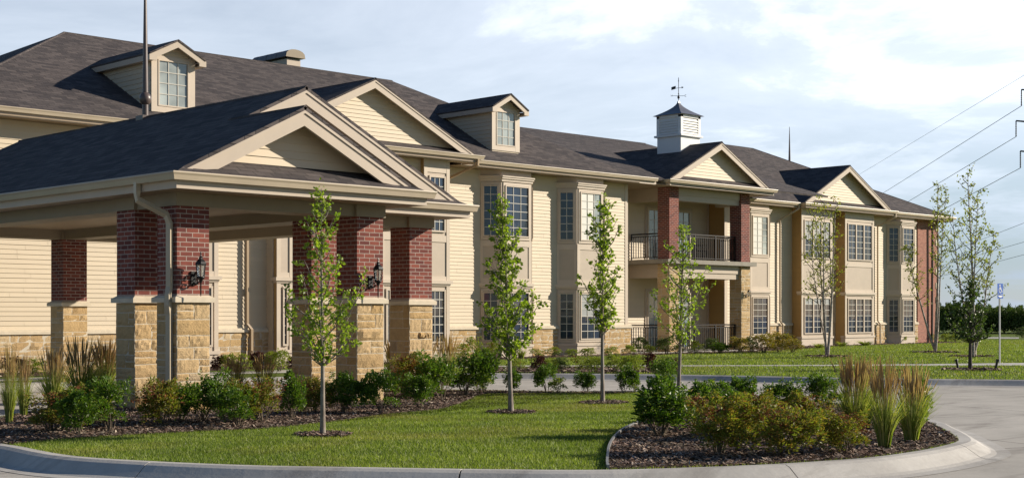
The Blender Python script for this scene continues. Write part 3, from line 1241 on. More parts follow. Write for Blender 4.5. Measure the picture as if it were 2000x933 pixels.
def downspout(parent, path, mat='downspout_tan', r=0.05):
    mb = MB()
    mb.tube(path, r, 4, smooth=False, rot=pi / 4)
    return mb.build('downspout', mat, parent)


def dormer(parent, x0, x1, yf, zb, ze, za, yback, glass):
    """front wall x0..x1 at yf; walls from zb to ze; ridge at za"""
    xm = (x0 + x1) / 2
    ov = 0.20
    s = (za - ze) / ((x1 - x0) / 2 + ov)
    mb = MB()
    mb.box(x0 + 0.03, x1 - 0.03, yf + 0.03, yback, zb - 0.3, ze + 0.02)
    mb.raw([(x0 + .03, yf + 0.031, ze), (x1 - .03, yf + .031, ze), (xm, yf + .031, za - .12)], [(0, 1, 2)])
    siding(mb, (x0, yback, 0), UY, NX, yback - yf - 0.02, zb - 0.25, ze + .06, 0.13)
    siding(mb, (x0, yf + .03, 0), UX, NY, x1 - x0, ze - 0.06, za - 0.12, 0.12, span=lambda z: (max(0.05, (z - ze) / s + 0.2 - ov), (x1 - x0) - max(0.05, (z - ze) / s + 0.2 - ov)))
    d = mb.build('dormer', 'siding', parent)
    tb = MB()
    cw = 0.19
    tb.box(x0 - .004, x0 + cw, yf, yf + 0.05, zb, ze + .03)
    tb.box(x1 - cw, x1 + .004, yf, yf + 0.05, zb, ze + .03)
    tb.box(x0 + cw, x1 - cw, yf + .002, yf + 0.05, zb, zb + 0.16)
    tb.box(x0 + cw, x1 - cw, yf + .002, yf + 0.05, ze - .10, ze + 0.0)
    tb.box(x0 - .006, x0 + .02, yf + .05, yf + .16, zb, ze + .03)
    tb.build('dormer_trim', 'trim_pale', d)
    rb = MB()
    yq = yf - 0.26
    rb.slab([(x0 - ov, yq, ze), (xm, yq, za), (xm, yback + 1.2, za), (x0 - ov, yback + 1.2, ze)], 0.045)
    rb.slab([(xm, yq, za), (x1 + ov, yq, ze), (x1 + ov, yback + 1.2, ze), (xm, yback + 1.2, za)], 0.045)
    rb.build('dormer_roof', 'shingle', d)
    fb = MB()
    rw = 0.15
    for sg, xe in ((1, x0 - ov), (-1, x1 + ov)):
        pts = [(xe, ze - .047), (xm, za - .047), (xm, za - .047 - rw * 1.1), (xe + sg * .21, ze - .047 + s * .21 - rw * 1.1), (xe + sg * .21, ze - .19), (xe, ze - .19)]
        v = [(p[0], yq + .02, p[1]) for p in pts] + [(p[0], yq + .07, p[1]) for p in pts]
        fs = [(0, 1, 2, 3, 4, 5), (11, 10, 9, 8, 7, 6)] + [((i + 1) % 6, i, 6 + i, 6 + (i + 1) % 6) for i in range(6)]
        fb.raw(v, fs)
        # side fascia and boxed soffit
        a, b_ = (xe - 0.0, xe + .03) if sg == 1 else (xe - .03, xe)
        fb.box(a, b_, yq + .071, yback + .8, ze - .19, ze - .05)
        c, d_ = (xe + .031, x0 - .03) if sg == 1 else (x1 + .03, xe - .031)
        fb.box(c, d_, yq + .071, yback + .8, ze - .185, ze - .165)
    fb.build('dormer_fascia', 'trim', d)
    w_ = x1 - x0 - 2 * cw
    window(d, (x0 + cw, yf + .045, zb + .16), UX, NY, w_, ze - .10 - zb - .16, 3, 4, glass, fr=0.035, mun=0.022)
    return d


def bay(parent, a0, wf, yw, proj, z1, cant=0.49, upper='glass_dark', lower='glass_dark', cols=3, ccols=2, left_windows=True):
    """canted two-storey bay: a0 = x where the left cant leaves the wall"""
    xl, xr = a0 + cant, a0 + cant + wf
    yf = yw - proj

    def plan(e):
        k = e * 0.45
        return [(a0 - e, yw + .02), (a0 - e, yw - k * .2), (xl - k, yf - e), (xr + k, yf - e), (xr + cant + e, yw - k * .2), (xr + cant + e, yw + .02)]
    mb = MB()
    mb.prism(plan(0), 0.0, z1)
    b = mb.build('bay_casing', 'trim', parent)
    for nm, lst in (('cornice', ((0.05, 5.72, 5.80), (0.09, 5.80, 5.86), (0.12, 5.86, 5.90))), ('belt_cornice', ((0.05, 2.27, 2.33), (0.09, 2.33, 2.42))), ('base_ledge', ((0.03, 0.0, 0.33), (0.06, 0.33, 0.42)))):
        cb = MB()
        for (e, q0, q1) in lst:
            cb.prism(plan(e), q0, q1)
        cb.build(nm, 'trim_pale', b)
    # faces: front and left cant
    cl = math.hypot(cant, proj)
    uc = Vector((cant, -proj, 0)).normalized()
    nc = Vector((-proj, -cant, 0)).normalized()
    faces = [((xl, yf, 0), UX, NY, wf, cols), ((a0, yw, 0), uc, nc, cl, ccols)]
    uc2 = Vector((cant, proj, 0)).normalized()
    nc2 = Vector((proj, -cant, 0)).normalized()
    faces.append(((xr, yf, 0), uc2, nc2, cl, ccols))
    pn = MB()
    for i, (o, u, n, L_, c) in enumerate(faces):
        mg = 0.14 if i == 0 else 0.095
        # raised frame of the panel between the storeys and the flat casing round each window
        for (q0, q1) in ((2.42, 2.58), (3.62, 3.80)):
            pn.obox(o, u, n, 0.006, L_ - 0.006, 0.002, 0.022, q0, q1)
        for (x_, y_) in ((0.006, mg), (L_ - mg, L_ - 0.006)):
            pn.obox(o, u, n, x_, y_, 0.003, 0.021, 2.58, 3.62)
        for (q0, q1) in ((0.44, 2.26), (3.82, 5.71)):
            pn.obox(o, u, n, mg - .07, mg, 0.003, 0.03, q0 + .02, q1 - .02)
            pn.obox(o, u, n, L_ - mg, L_ - mg + .07, 0.003, 0.03, q0 + .02, q1 - .02)
            pn.obox(o, u, n, mg, L_ - mg, 0.003, 0.029, q1 - .10, q1 - .02)
            pn.obox(o, u, n, mg, L_ - mg, 0.003, 0.034, q0 + .02, q0 + .09)
        w_ = L_ - 2 * mg
        for (z0, h, g) in ((0.54, 1.60, lower), (3.93, 1.67, upper)):
            oo = Vector(o) + Vector(u) * mg + Vector((0, 0, z0))
            window(parent, oo, u, n, w_, h, c, 6, fr=0.04, glass=g if i == 0 else 'glass_dark', blind=(0, .64, 1.0) if (i == 0 and g == 'glass_blind') else None)
    pn.build('panel_frame', 'trim_pale', b)
    return b


# ------------------------------------------------------------------ main building
BLD = thing('residential_building', 'long two storey residence with cream lap siding, dark shingle roofs and tan stone base', 'building', (29.0, 33.0, 0))
YL, YC, YM, YR, YB = 33.1, 32.8, 33.9, 36.7, 35.6
XC0, XC1, XM1 = 23.0, 29.1, 39.1
ZE = 6.30
ZS = ZE - 0.205                                    # soffit level

mb = MB()
mb.box(13.9, XC0 + .3, YL + .03, 45.3, 0, ZS)
mb.box(XC0 + .02, XC1, YC + .03, 45.2, 0, ZS - .003)
mb.box(XC1 - .3, XM1 - .02, YM + .03, 45.1, 0, ZS - .006)
mb.box(XM1 - .2, 46.5, YB + .03, 44.8, 0, ZS - .009)
mb.box(46.08, 47.3, 34.83, 44.7, 0, ZS - .012)
mb.box(47.0, 66.2, YR + .03, 48.5, 0, ZS - .015)
mb.build('wall', 'siding', BLD)

sd = MB()
siding(sd, (13.9, YL, 0), UX, NY, XC0 - 13.9, 1.02, ZS)
siding(sd, (XC0, YL, 0), UY, NX, YL - YC, 0.15, ZS)
siding(sd, (XC0, YC, 0), UX, NY, XC1 - XC0, 1.02, ZS)
siding(sd, (XC1, YM, 0), UX, NY, XM1 - XC1, 1.02, ZS)
siding(sd, (XM1, YB, 0), UX, NY, 46.06 - XM1, 0.05, ZS)
siding(sd, (46.06, 34.8, 0), UX, NY, 1.22, 0.05, ZS)
siding(sd, (47.3, YR, 0), UX, NY, 64.2 - 47.3, 1.02, ZS)
sd.build('lap_siding', 'siding', BLD)
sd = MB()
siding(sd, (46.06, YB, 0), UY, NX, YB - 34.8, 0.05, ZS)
sd.build('lap_siding', 'siding_shade', BLD, 'siding coloured golden brown for shade on the side wall inside the balcony recess')

# corner boards
for bx in ((XC0 - .03, XC0 + .10, YC - .03, YC - .002, 0.1, ZS), (XC1 - .12, XC1 + .03, YC - .03, YC + .1, 0.1, ZS), (XM1 - .12, XM1 + .03, YM - .032, YM + .08, 1.02, ZS),
           (XM1 - .10, XM1 + .028, YM + .081, YB - .03, 0.1, ZS), (45.93, 46.03, YB - .06, YB - .03, 0.1, ZS), (46.03, 46.22, 34.766, 34.797, 0.1, ZS)):
    mb = MB()
    mb.box(*bx)
    mb.build('corner_board', 'trim_pale', BLD)

# stone wainscot with a limestone cap
rng = random.Random(5)
for (x0, x1, y) in ((13.9, XC0 - .02, YL), (XC0 + .45, XC1 - 1.2, YC), (XC1, 31.84, YM), (34.24, 35.43, YM), (37.80, XM1 + .16, YM), (51.6, 53.4, YR), (59.5, 61.35, YR), (63.62, 64.25, YR)):
    st, cp, mt = MB(), MB(), MB()
    ashlar(st, (x0, y - .05, 0), UX, NY, x1 - x0, 0.0, 0.92, rng, True)
    mt.box(x0, x1, y - .064, y - .002, 0, 0.918)
    prof = [(0, 0.92), (0.115, 0.92), (0.115, 0.985), (0.085, 0.99), (0.085, 1.03), (0, 1.03)]
    cp.sweep(prof, [(x0 - .03, y - .001, 0), (x1 + .03, y - .001, 0)])
    so_ = st.build('stone_base', 'stone', BLD)
    mt.build('mortar', 'mortar', so_)
    cp.build('cap_stone', 'limestone', so_)

# brick end wall with pale quoins
mb = MB()
XE = 66.2
mb.box(64.25, XE, YR - .06, YR + .031, 0, ZS)
mb.box(XE - .001, XE + .06, YR - .06, 48.4, 0, ZS - .02)
mb.build('brick_wall', 'brick_pink', BLD)
for k in range(8):
    qb = MB()
    qb.box(XE - .22, XE + .075, YR - .085, YR + .3, 0.55 + k * 0.72, 0.55 + k * 0.72 + 0.30)
    qb.build('quoin', 'limestone', BLD)

# ---- roofs
rb = MB()
y0L, zr, yR_ = 32.5, 9.62, 39.0
A = [(13.4, y0L, ZE), (30.2, y0L, ZE), (30.2, yR_, zr), (20.0, yR_, zr)]
rb.slab(A, 0.06)
rb.slab([(13.4, 45.6, ZE), (13.4, y0L, ZE), (20.0, yR_, zr)], 0.06)
rb.slab([(38.9, 45.6, ZE), (13.4, 45.6, ZE), (20.0, yR_, zr), (32.4, yR_, zr)], 0.06)
y0M = 33.2
sM = (zr - ZE) / (yR_ - y0M)
t_ = 0.443
hx, hy, hz = 32.4 + (38.9 - 32.4) * t_, yR_ + (y0M - yR_) * t_, zr + (ZE - zr) * t_
rb.slab([(30.2, y0M - .02, ZE + .004), (38.9, y0M - .02, ZE + .004), (32.4, yR_, zr), (30.2, yR_, zr)], 0.05)
rb.slab([(32.4, yR_, zr), (38.9, y0M, ZE), (38.9, 45.6, ZE)], 0.05)
ym_, zm_ = 43.0, ZE + 0.306 * (43.0 - y0M)          # the shallower middle roof behind
rb.slab([(31.5, y0M, ZE), (51.0, y0M, ZE), (51.0, ym_, zm_), (31.5, ym_, zm_)], 0.06)
rb.slab([(51.0, ym_, zm_), (51.0, 2 * ym_ - y0M, ZE), (31.5, 2 * ym_ - y0M, ZE), (31.5, ym_, zm_)], 0.06)
# right hand hip roof
E = [(49.3, 36.07), (66.75, 36.07), (66.75, 49.13), (49.3, 49.13)]
r0, r1 = (55.8, 42.6, 9.67), (58.7, 42.6, 9.67)
e3 = [(p[0], p[1], ZE) for p in E]
rb.slab([e3[0], e3[1], r1, r0], 0.06)
rb.slab([e3[1], e3[2], r1], 0.06)
rb.slab([e3[2], e3[3], r0, r1], 0.06)
rb.slab([e3[3], e3[0], r0], 0.06)
# ridge and hip caps
for p, q in (((20.0, yR_, zr), (32.4, yR_, zr)), ((20.0, yR_, zr), (13.4, y0L, ZE)), ((33.5, ym_, zm_), (50.9, ym_, zm_)), (r0, r1), (r1, e3[1]), (r0, e3[0])):
    rb.tube([(p[0], p[1], p[2] - .012), (q[0], q[1], q[2] - .012)], 0.04, 6)
rb.build('roof', 'shingle', BLD)

gable_block(BLD, 22.2, 30.35, 32.3, 32.42, 32.72, 38.0, 38.0, ZE, 0.475, name='gable')
gable_block(BLD, 40.45, 46.88, 33.0, 33.15, 33.44, 40.0, 40.0, ZE, 0.505, name='gable')
gable_block(BLD, 53.2, 60.7, 35.8, 35.95, 36.25, 41.5, 41.5, ZE, 0.51, name='gable')

eaves(BLD, [(13.4, 45, ZE), (13.4, y0L, ZE), (22.2, y0L, ZE)])
eaves(BLD, [(22.2, 32.49, ZE), (22.2, 32.3, ZE), (30.35, 32.3, ZE), (30.35, 33.1, ZE)])
eaves(BLD, [(30.45, y0M, ZE), (39.9, y0M, ZE)])
eaves(BLD, [(40.45, 33.6, ZE), (40.45, 33.0, ZE), (46.88, 33.0, ZE), (46.88, 36.0, ZE)])
eaves(BLD, [(46.5, 36.07, ZE), (53.1, 36.07, ZE)])
eaves(BLD, [(53.2, 36.3, ZE), (53.2, 35.8, ZE), (60.7, 35.8, ZE), (60.7, 36.05, ZE)])
eaves(BLD, [(60.8, 36.07, ZE), (66.75, 36.07, ZE), (66.75, 49, ZE)])

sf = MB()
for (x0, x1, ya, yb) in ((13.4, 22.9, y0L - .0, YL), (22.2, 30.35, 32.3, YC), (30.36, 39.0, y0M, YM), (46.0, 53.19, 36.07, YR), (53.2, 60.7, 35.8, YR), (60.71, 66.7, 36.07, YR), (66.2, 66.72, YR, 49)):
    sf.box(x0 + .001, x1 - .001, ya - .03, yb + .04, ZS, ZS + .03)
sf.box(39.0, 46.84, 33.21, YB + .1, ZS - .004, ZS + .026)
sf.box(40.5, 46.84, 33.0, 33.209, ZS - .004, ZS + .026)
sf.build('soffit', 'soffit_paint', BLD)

# ---- dormers and things on the roof
dormer(BLD, 19.5, 20.8, 33.25, 6.70, 8.18, 8.62, 36.2, 'glass_blind')
dormer(BLD, 32.45, 33.72, 33.95, 6.80, 8.20, 8.68, 36.9, 'glass_blind')

# ---- windows and bays
bay(BLD, 31.86, 1.38, YM, 0.49, ZS)
bay(BLD, 35.45, 1.36, YM, 0.49, ZS, upper='glass_blind')
bay(BLD, 61.4, 1.28, YR, 0.49, ZS)
bay(BLD, 49.2, 1.40, YR, 0.49, ZS, upper='glass_blind')


def flat_bay(x0, x1, yb, yf, units, cols, glass_u='glass_dark'):
    mb = MB()
    mb.box(x0, x1, yf, yb + .02, 0, ZS)
    b = mb.build('bay_casing', 'trim', BLD)
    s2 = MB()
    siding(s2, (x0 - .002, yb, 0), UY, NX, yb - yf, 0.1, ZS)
    s2.build('lap_siding', 'siding_shade', b)
    t = MB()
    t.box(x0 - .03, x0 + .1, yf - .03, yf - .001, 0.43, 2.27)
    t.box(x1 - .1, x1 + .03, yf - .03, yf - .001, 0.43, 2.27)
    t.box(x0 - .03, x0 + .1, yf - .03, yf - .001, 2.43, ZS)
    t.box(x1 - .1, x1 + .03, yf - .03, yf - .001, 2.43, ZS)
    for (e, q0, q1) in ((.05, 2.27, 2.33), (.10, 2.33, 2.43), (.03, 0.0, 0.34), (.07, 0.34, 0.43)):
        t.box(x0 - e, x1 + e, yf - e, yf + .2, q0, q1)
    for q0, q1 in ((2.43, 2.56), (3.60, 3.80), (5.70, ZS)):
        t.box(x0 + .1, x1 - .1, yf - .025, yf - .001, q0, q1)
    t.build('cornice', 'trim_pale', b)
    for z0, h, g in ((0.54, 1.62, 'glass_dark'), (3.90, 1.70, glass_u)):
        window(BLD, (x0 + .16, yf, z0), UX, NY, x1 - x0 - .32, h, cols, 6, g, units=units, mun=0.024)


flat_bay(53.5, 55.9, YR, 36.2, 3, 2)
flat_bay(57.0, 59.4, YR, 36.2, 3, 2)
flat_bay(XC0 + .02, XC0 + .52, YC, YC - .16, 1, 1)
flat_bay(onY(737, YC), onY(763, YC), YC, YC - .16, 1, 2)
flat_bay(onY(822, YC), onY(869, YC), YC, YC - .16, 1, 3)
flat_bay(onY(340, YL), onY(418, YL), YL, YL - .14, 1, 3)

# ---- downspouts of the main building
downspout(BLD, [(30.2, 32.22, 6.18), (30.2, 32.22, 6.02), (30.0, 33.55, 5.6), (30.0, 33.77, 5.45), (30.0, 33.78, 1.15), (30.08, 33.7, 1.0), (30.1, 33.7, 0.25), (30.3, 33.4, 0.08)])
xd = onY(478, YL)
downspout(BLD, [(xd, 32.45, 6.1), (xd, 32.98, 5.7), (xd, 32.98, 1.15), (xd + .1, 32.92, 1.0), (xd + .1, 32.92, 0.3), (xd + .3, 32.7, 0.12)])
xd = onY(1519, YR)
downspout(BLD, [(53.0, 36.0, 6.18), (53.0, 36.0, 6.03), (xd, 36.58, 5.55), (xd, 36.58, 1.12), (xd + .1, 36.5, 0.95), (xd + .1, 36.5, 0.05)], 'gutter_paint')
xd = onY(1710, YR)
downspout(BLD, [(60.65, 35.75, 6.18), (60.65, 35.75, 6.03), (xd, 36.58, 5.6), (xd, 36.58, 1.12), (xd + .1, 36.5, 0.95), (xd + .1, 36.5, 0.05)], 'gutter_paint')
xd = onY(1816, YR - .06)
downspout(BLD, [(xd + .2, 36.0, 6.15), (xd, 36.5, 5.8), (xd, 36.52, 0.1)], 'rail_iron', 0.06)

# ---- two storey balcony
sb = MB()
sb.box(40.75, 46.2, 33.33, YB + .02, 3.28, 3.435)
sb.build('balcony_slab', 'slab_grey', BLD)
bm_ = MB()
for z0, z1 in ((2.76, 3.275), (5.63, ZS - .006)):
    bm_ = MB()
    bm_.box(41.55, 45.45, 33.62, 33.93, z0, z1)
    bm_.box(41.16, 41.55, 33.90, YB, z0 + .003, z1)
    bm_.box(41.53, 45.47, 33.58, 33.96, z0 + .21, z1 - .002)
    bm_.box(45.45, 45.82, 33.95, 34.8, z0 + .003, z1)
    bm_.build('balcony_beam', 'trim', BLD)


def pier(parent, x, y, w, z0, z1, zstone0, zstone1, rng, cap=True, fine=False):
    """square brick pier (part) with stone base, mortar core and cap (sub-parts); x, y = front left corner"""
    mb = MB()
    mb.box(x + .01, x + w - .01, y + .01, y + w - .01, z0, z1)
    c = mb.build('column', 'brick', parent)
    s_ = MB()
    i = .015
    ashlar(s_, (x + i, y + i, 0), UX, NY, w - 2 * i, zstone0, zstone1, rng, not fine)
    ashlar(s_, (x + i, y + w - i, 0), UY, NX, w - 2 * i, zstone0, zstone1, rng, not fine)
    ashlar(s_, (x + w - i, y + i, 0), (0, 1, 0), (1, 0, 0), w - 2 * i, zstone0, zstone1, rng, True)
    ashlar(s_, (x + w - i, y + w - i, 0), (-1, 0, 0), (0, 1, 0), w - 2 * i, zstone0, zstone1, rng, True)
    so2 = s_.build('stone_base', 'stone', c)
    m_ = MB()
    m_.box(x + .003, x + w - .003, y + .003, y + w - .003, zstone0, zstone1 - .002)
    m_.build('mortar', 'mortar', c)
    if cap:
        k = MB()
        e = 0.055
        k.box(x - e, x + w + e, y - e, y + w + e, zstone1, zstone1 + .065)
        a, b_ = zstone1 + .065, zstone1 + .105
        q = [(x - e, y - e), (x + w + e, y - e), (x + w + e, y + w + e), (x - e, y + w + e)]
        r_ = [(x + .012, y + .012), (x + w - .012, y + .012), (x + w - .012, y + w - .012), (x + .012, y + w - .012)]
        v = [(p[0], p[1], a) for p in q] + [(p[0], p[1], b_) for p in r_]
        k.raw(v, [(0, 1, 5, 4), (1, 2, 6, 5), (2, 3, 7, 6), (3, 0, 4, 7), (4, 5, 6, 7)])
        k.build('cap_stone', 'limestone', c)
    return c


rng = random.Random(9)
for xx in (41.02, 45.42):
    pier(BLD, xx, 33.5, 0.57, 3.437, ZS - .007, 0.0, 3.275, rng, cap=False)


def railing(parent, pts, z, h, name='railing'):
    mb = MB()
    for (p, q) in zip(pts[:-1], pts[1:]):
        p, q = Vector(p), Vector(q)
        L_ = (q - p).length
        d = (q - p) / L_
        nn = Vector((d.y, -d.x, 0))
        o = Vector((p.x, p.y, 0))
        mb.obox(o, d, nn, 0, L_, -.025, .025, z + h - .045, z + h)
        mb.obox(o, d, nn, 0, L_, -.015, .015, z + h - .13, z + h - .10)
        mb.obox(o, d, nn, 0, L_, -.015, .015, z + .08, z + .11)
        npst = max(1, int(round(L_ / 1.25)))
        for k in range(npst + 1):
            a = L_ * k / npst
            mb.obox(o, d, nn, max(0, a - .028), min(L_, a + .028), -.028, .028, z, z + h - .001)
    r_ = mb.build(name, 'rail_iron', parent)
    bb = MB()
    for (p, q) in zip(pts[:-1], pts[1:]):
        p, q = Vector(p), Vector(q)
        L_ = (q - p).length
        d = (q - p) / L_
        k = int(L_ / 0.115)
        for i in range(1, k):
            c = p + d * (L_ * i / k)
            bb.box(c.x - .012, c.x + .012, c.y - .012, c.y + .012, z + .10, z + h - .10)
    bb.build('balusters', 'rail_iron', r_)


for z in (3.435, 0.03):
    railing(BLD, [(41.25, YB - .06, 0), (41.25, 34.10, 0)], z, 1.0)
    railing(BLD, [(41.62, 33.78, 0), (45.39, 33.78, 0)], z, 1.0)
    railing(BLD, [(45.72, 34.10, 0), (45.72, 34.74, 0)], z, 1.0)

# glazed doors at the back of the recess
xa, xb = onY(1262, YB), onY(1347, YB)
for z, h in ((0.04, 2.25), (3.445, 2.05)):
    tb = MB()
    tb.box(xa - .1, xa, YB - .05, YB - .025, z, z + h + .1)
    tb.box(xb, xb + .1, YB - .05, YB - .025, z, z + h + .1)
    tb.box(xa, xb, YB - .05, YB - .025, z + h, z + h + .1)
    tb.build('door_casing', 'trim', BLD)
    wd = (xb - xa) / 3
    for k in range(3):
        window(BLD, (xa + wd * k, YB - .02, z), UX, NY, wd, h, 2, 5, 'glass_door', name='door', fr=0.09)

# ---- cupola on the balcony roof
cx, cy = 43.665, 35.2
h_ = 0.585
cb = MB()
cb.box(cx - h_, cx + h_, cy - h_, cy + h_, 7.246, 8.249)
cup = cb.build('cupola', 'white_paint', BLD)
c2 = MB()
c2.box(cx - h_ - .09, cx + h_ + .09, cy - h_ - .09, cy + h_ + .09, 8.249, 8.322)
c2.box(cx - h_ + .03, cx + h_ - .03, cy - h_ + .03, cy + h_ - .03, 8.322, 9.063)
for sx in (-1, 1):
    for sy in (-1, 1):
        x_, y_ = cx + sx * (h_ - .05), cy + sy * (h_ - .05)
        c2.box(x_ - .07, x_ + .07, y_ - .07, y_ + .07, 8.323, 9.062)
c2.box(cx - h_ - .02, cx + h_ + .02, cy - h_ - .02, cy + h_ + .02, 8.979, 9.084)
c2.build('lantern_stage', 'white_paint', cup)
lv = MB()
for k in range(6):
    z = 8.363 + k * 0.098
    for (o, u, n) in (((cx - h_ + .09, cy - h_ + .028, 0), UX, NY), ((cx - h_ + .028, cy + h_ - .09, 0), UY, NX)):
        o, u, n = Vector(o), Vector(u), Vector(n)
        L_ = 2 * h_ - .18
        a, b_, c, d = o + n * .05, o + u * L_ + n * .05, o + u * L_ + n * .005, o + n * .005
        lv.raw([(a.x, a.y, z), (b_.x, b_.y, z), (c.x, c.y, z + .09), (d.x, d.y, z + .09), (a.x, a.y, z - .012), (b_.x, b_.y, z - .012)], [(0, 1, 2, 3), (4, 5, 1, 0)])
lv.build('louvre', 'white_paint', cup)
rr = MB()
prof = []
for k in range(9):
    t = k / 8
    r_ = (h_ + .13) * ((1 - t) ** 1.75) + 0.025 * t
    prof.append((r_, 9.084 + 0.60 * t))
v, f = [], []
for r_, z in prof:
    v += [(cx - r_, cy - r_, z), (cx + r_, cy - r_, z), (cx + r_, cy + r_, z), (cx - r_, cy + r_, z)]
for i in range(len(prof) - 1):
    for k in range(4):
        k2 = (k + 1) % 4
        f.append((i * 4 + k, i * 4 + k2, (i + 1) * 4 + k2, (i + 1) * 4 + k))
f.append((3, 2, 1, 0))
rr.raw(v, f)
rr.build('cupola_roof', 'cupola_roof_metal', cup)
wv = MB()
wv.tube([(cx, cy, 9.648), (cx, cy, 10.587)], 0.012, 6)
wv.lathe((cx, cy, 9.815), [(0.01, -.06), (.05, 0), (.045, .05), (.01, .09)], 8)
wv.lathe((cx, cy, 9.961), [(0.008, -.03), (.03, 0), (.008, .03)], 8)
for k in range(2):
    d = Vector((SA, -CA, 0)) if k == 0 else Vector((CA, SA, 0))
    wv.tube([(cx - d.x * .24, cy - d.y * .24, 9.888), (cx + d.x * .24, cy + d.y * .24, 9.888)], 0.008, 5)
d = Vector((SA, -CA, 0))
P = lambda a, z: (cx + d.x * a, cy + d.y * a, z)
wv.tube([P(-.22, 10.170), P(.16, 10.211)], 0.009, 5)
# flag-shaped tail and arrow head, solid plates
n_ = Vector((CA, SA, 0)) * 0.006
for pts in ([(-.28, 10.107), (-.11, 10.159), (-.11, 10.274), (-.28, 10.222)], [(.12, 10.170), (.20, 10.217), (.12, 10.253)], [(-.018, 10.441), (.018, 10.441), (.004, 10.608), (-.004, 10.608)]):
    q = [Vector(P(a, z)) for a, z in pts]
    k = len(q)
    wv.raw([p + n_ for p in q] + [p - n_ for p in q], [tuple(range(k)), tuple(range(k, 2 * k))[::-1]] + [((i + 1) % k, i, k + i, k + (i + 1) % k) for i in range(k)])
# the letters W and E on the arms
for pts in ([(-.30, 9.929), (-.285, 9.856), (-.27, 9.903), (-.255, 9.856), (-.24, 9.929)], [(.30, 9.929), (.25, 9.929), (.25, 9.893), (.285, 9.893), (.25, 9.893), (.25, 9.856), (.30, 9.856)]):
    wv.tube([P(a, z) for a, z in pts], 0.007, 4)
wv.build('weathervane', 'black_iron', cup)

# ---- ridge vent hood behind the main ridge
vb = MB()
vx0, vx1, vy0, vy1 = 28.15, 28.70, 39.35, 41.2
vb.box(vx0, vx1, vy0, vy1, 9.2, 9.93)
vh = vb.build('roof_vent', 'trim', BLD)
hd = MB()
arc = []
for k in range(9):
    t = pi * k / 8
    arc.append((-(cos(t)) * 0.40, 9.93 + .05 + sin(t) ** .7 * 0.27))
xm_ = (vx0 + vx1) / 2
for i in range(7):
    ya, yb = vy0 - .1 + i * .285, vy0 - .1 + (i + 1) * .285 - .012
    sc = 1.0 if i % 2 == 0 else 0.985
    v = [(xm_ + a * sc, ya, 9.98 + (z - 9.98) * sc) for a, z in arc] + [(xm_ + a * sc, yb, 9.98 + (z - 9.98) * sc) for a, z in arc]
    k = len(arc)
    hd.raw(v, [tuple(range(k)), tuple(range(k, 2 * k))[::-1]] + [(j + 1, j, k + j, k + j + 1) for j in range(k - 1)] + [(0, k - 1, 2 * k - 1, k)])
hd.build('vent_hood', 'vent_metal', vh)
he = MB()
v = [(xm_ + a * .99, vy0 - .115, z - .005) for a, z in arc]
v2 = [(p[0], vy0 - .1005, p[2]) for p in v]
k = len(arc)
he.raw(v + v2, [tuple(range(k))[::-1], tuple(range(k, 2 * k))] + [(j, j + 1, k + j + 1, k + j) for j in range(k - 1)])
he.build('hood_end', 'beam_paint', vh)


# ------------------------------------------------------------------ entrance canopy (porte cochere)
CAN = thing('entrance_canopy', 'gabled drive-through entrance canopy on paired brick and stone columns with a navy shingle roof', 'canopy', (14.0, 23.0, 0))
rng = random.Random(21)
W = 0.55
ZST, ZBT = 1.575, 2.95
cols = [(10.9, 17.9), (10.9, 19.07), (14.15, 17.9), (14.13, 19.07), (16.6, 19.5), (14.13, 27.6), (10.9, 27.6), (16.6, 27.6)]
for (x, y) in cols:
    pier(CAN, x, y, W, 1.66, ZBT, 0.0, ZST, rng, fine=(y < 20))
# beams and ceiling
bb = MB()
zb0, zb1 = ZBT + .002, 3.155
bb.box(10.93, 14.67, 17.93, 18.42, zb0, zb1)
bb.box(10.93, 11.42, 18.43, 28.1, zb0, zb1 - .002)
bb.box(14.16, 14.65, 18.43, 28.1, zb0, zb1 - .002)
bb.box(16.63, 17.12, 19.53, 28.1, zb0, zb1 - .003)
bb.box(14.66, 16.62, 19.53, 20.0, zb0, zb1 - .002)
bb.box(11.43, 14.15, 27.63, 28.1, zb0, zb1 - .004)
bb.box(14.66, 16.62, 27.63, 28.1, zb0, zb1 - .004)
for (x, y) in cols:
    bb.box(x - .02, x + W + .02, y - .02, y + W + .02, zb0 + .001, zb1 - .005)
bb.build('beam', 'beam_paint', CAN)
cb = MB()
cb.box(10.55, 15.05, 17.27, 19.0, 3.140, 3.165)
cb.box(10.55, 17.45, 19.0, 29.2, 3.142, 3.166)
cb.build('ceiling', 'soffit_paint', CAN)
ZC = 3.36
SLC = 0.5
gable_block(CAN, 10.5, 15.05, 17.25, 17.45, 17.78, 19.02, 19.40, ZC, SLC, rw=0.23, name='front_gable')
gable_block(CAN, 10.5, 17.5, 18.88, 19.08, 19.42, 29.3, 29.3, ZC, SLC, rw=0.23, name='rear_gable', skirt=False, lfoot=12.72)
rb = MB()
za = ZC + 3.5 * SLC
rb.slab([(15.1, 18.88, ZC), (17.5, 18.88, ZC), (16.96, 19.42, ZC + .27), (15.1, 19.42, ZC + .27)], 0.03)
rb.slab([(17.5, 18.88, ZC), (17.5, 19.019, ZC), (17.361, 19.019, ZC + .07)], 0.03)
rb.build('skirt_roof', 'shingle', CAN)
gb = MB()
gb.raw([(10.6, 29.0, 3.16), (17.4, 29.0, 3.16), (14.0, 29.0, za - .06)], [(2, 1, 0)])
gb.build('gable_wall', 'siding', CAN)
eaves(CAN, [(10.5, 29.25, ZC), (10.5, 17.25, ZC), (15.05, 17.25, ZC), (15.05, 18.72, ZC)])
eaves(CAN, [(14.8, 18.88, ZC - .001), (17.5, 18.88, ZC - .001), (17.5, 29.25, ZC - .001)])
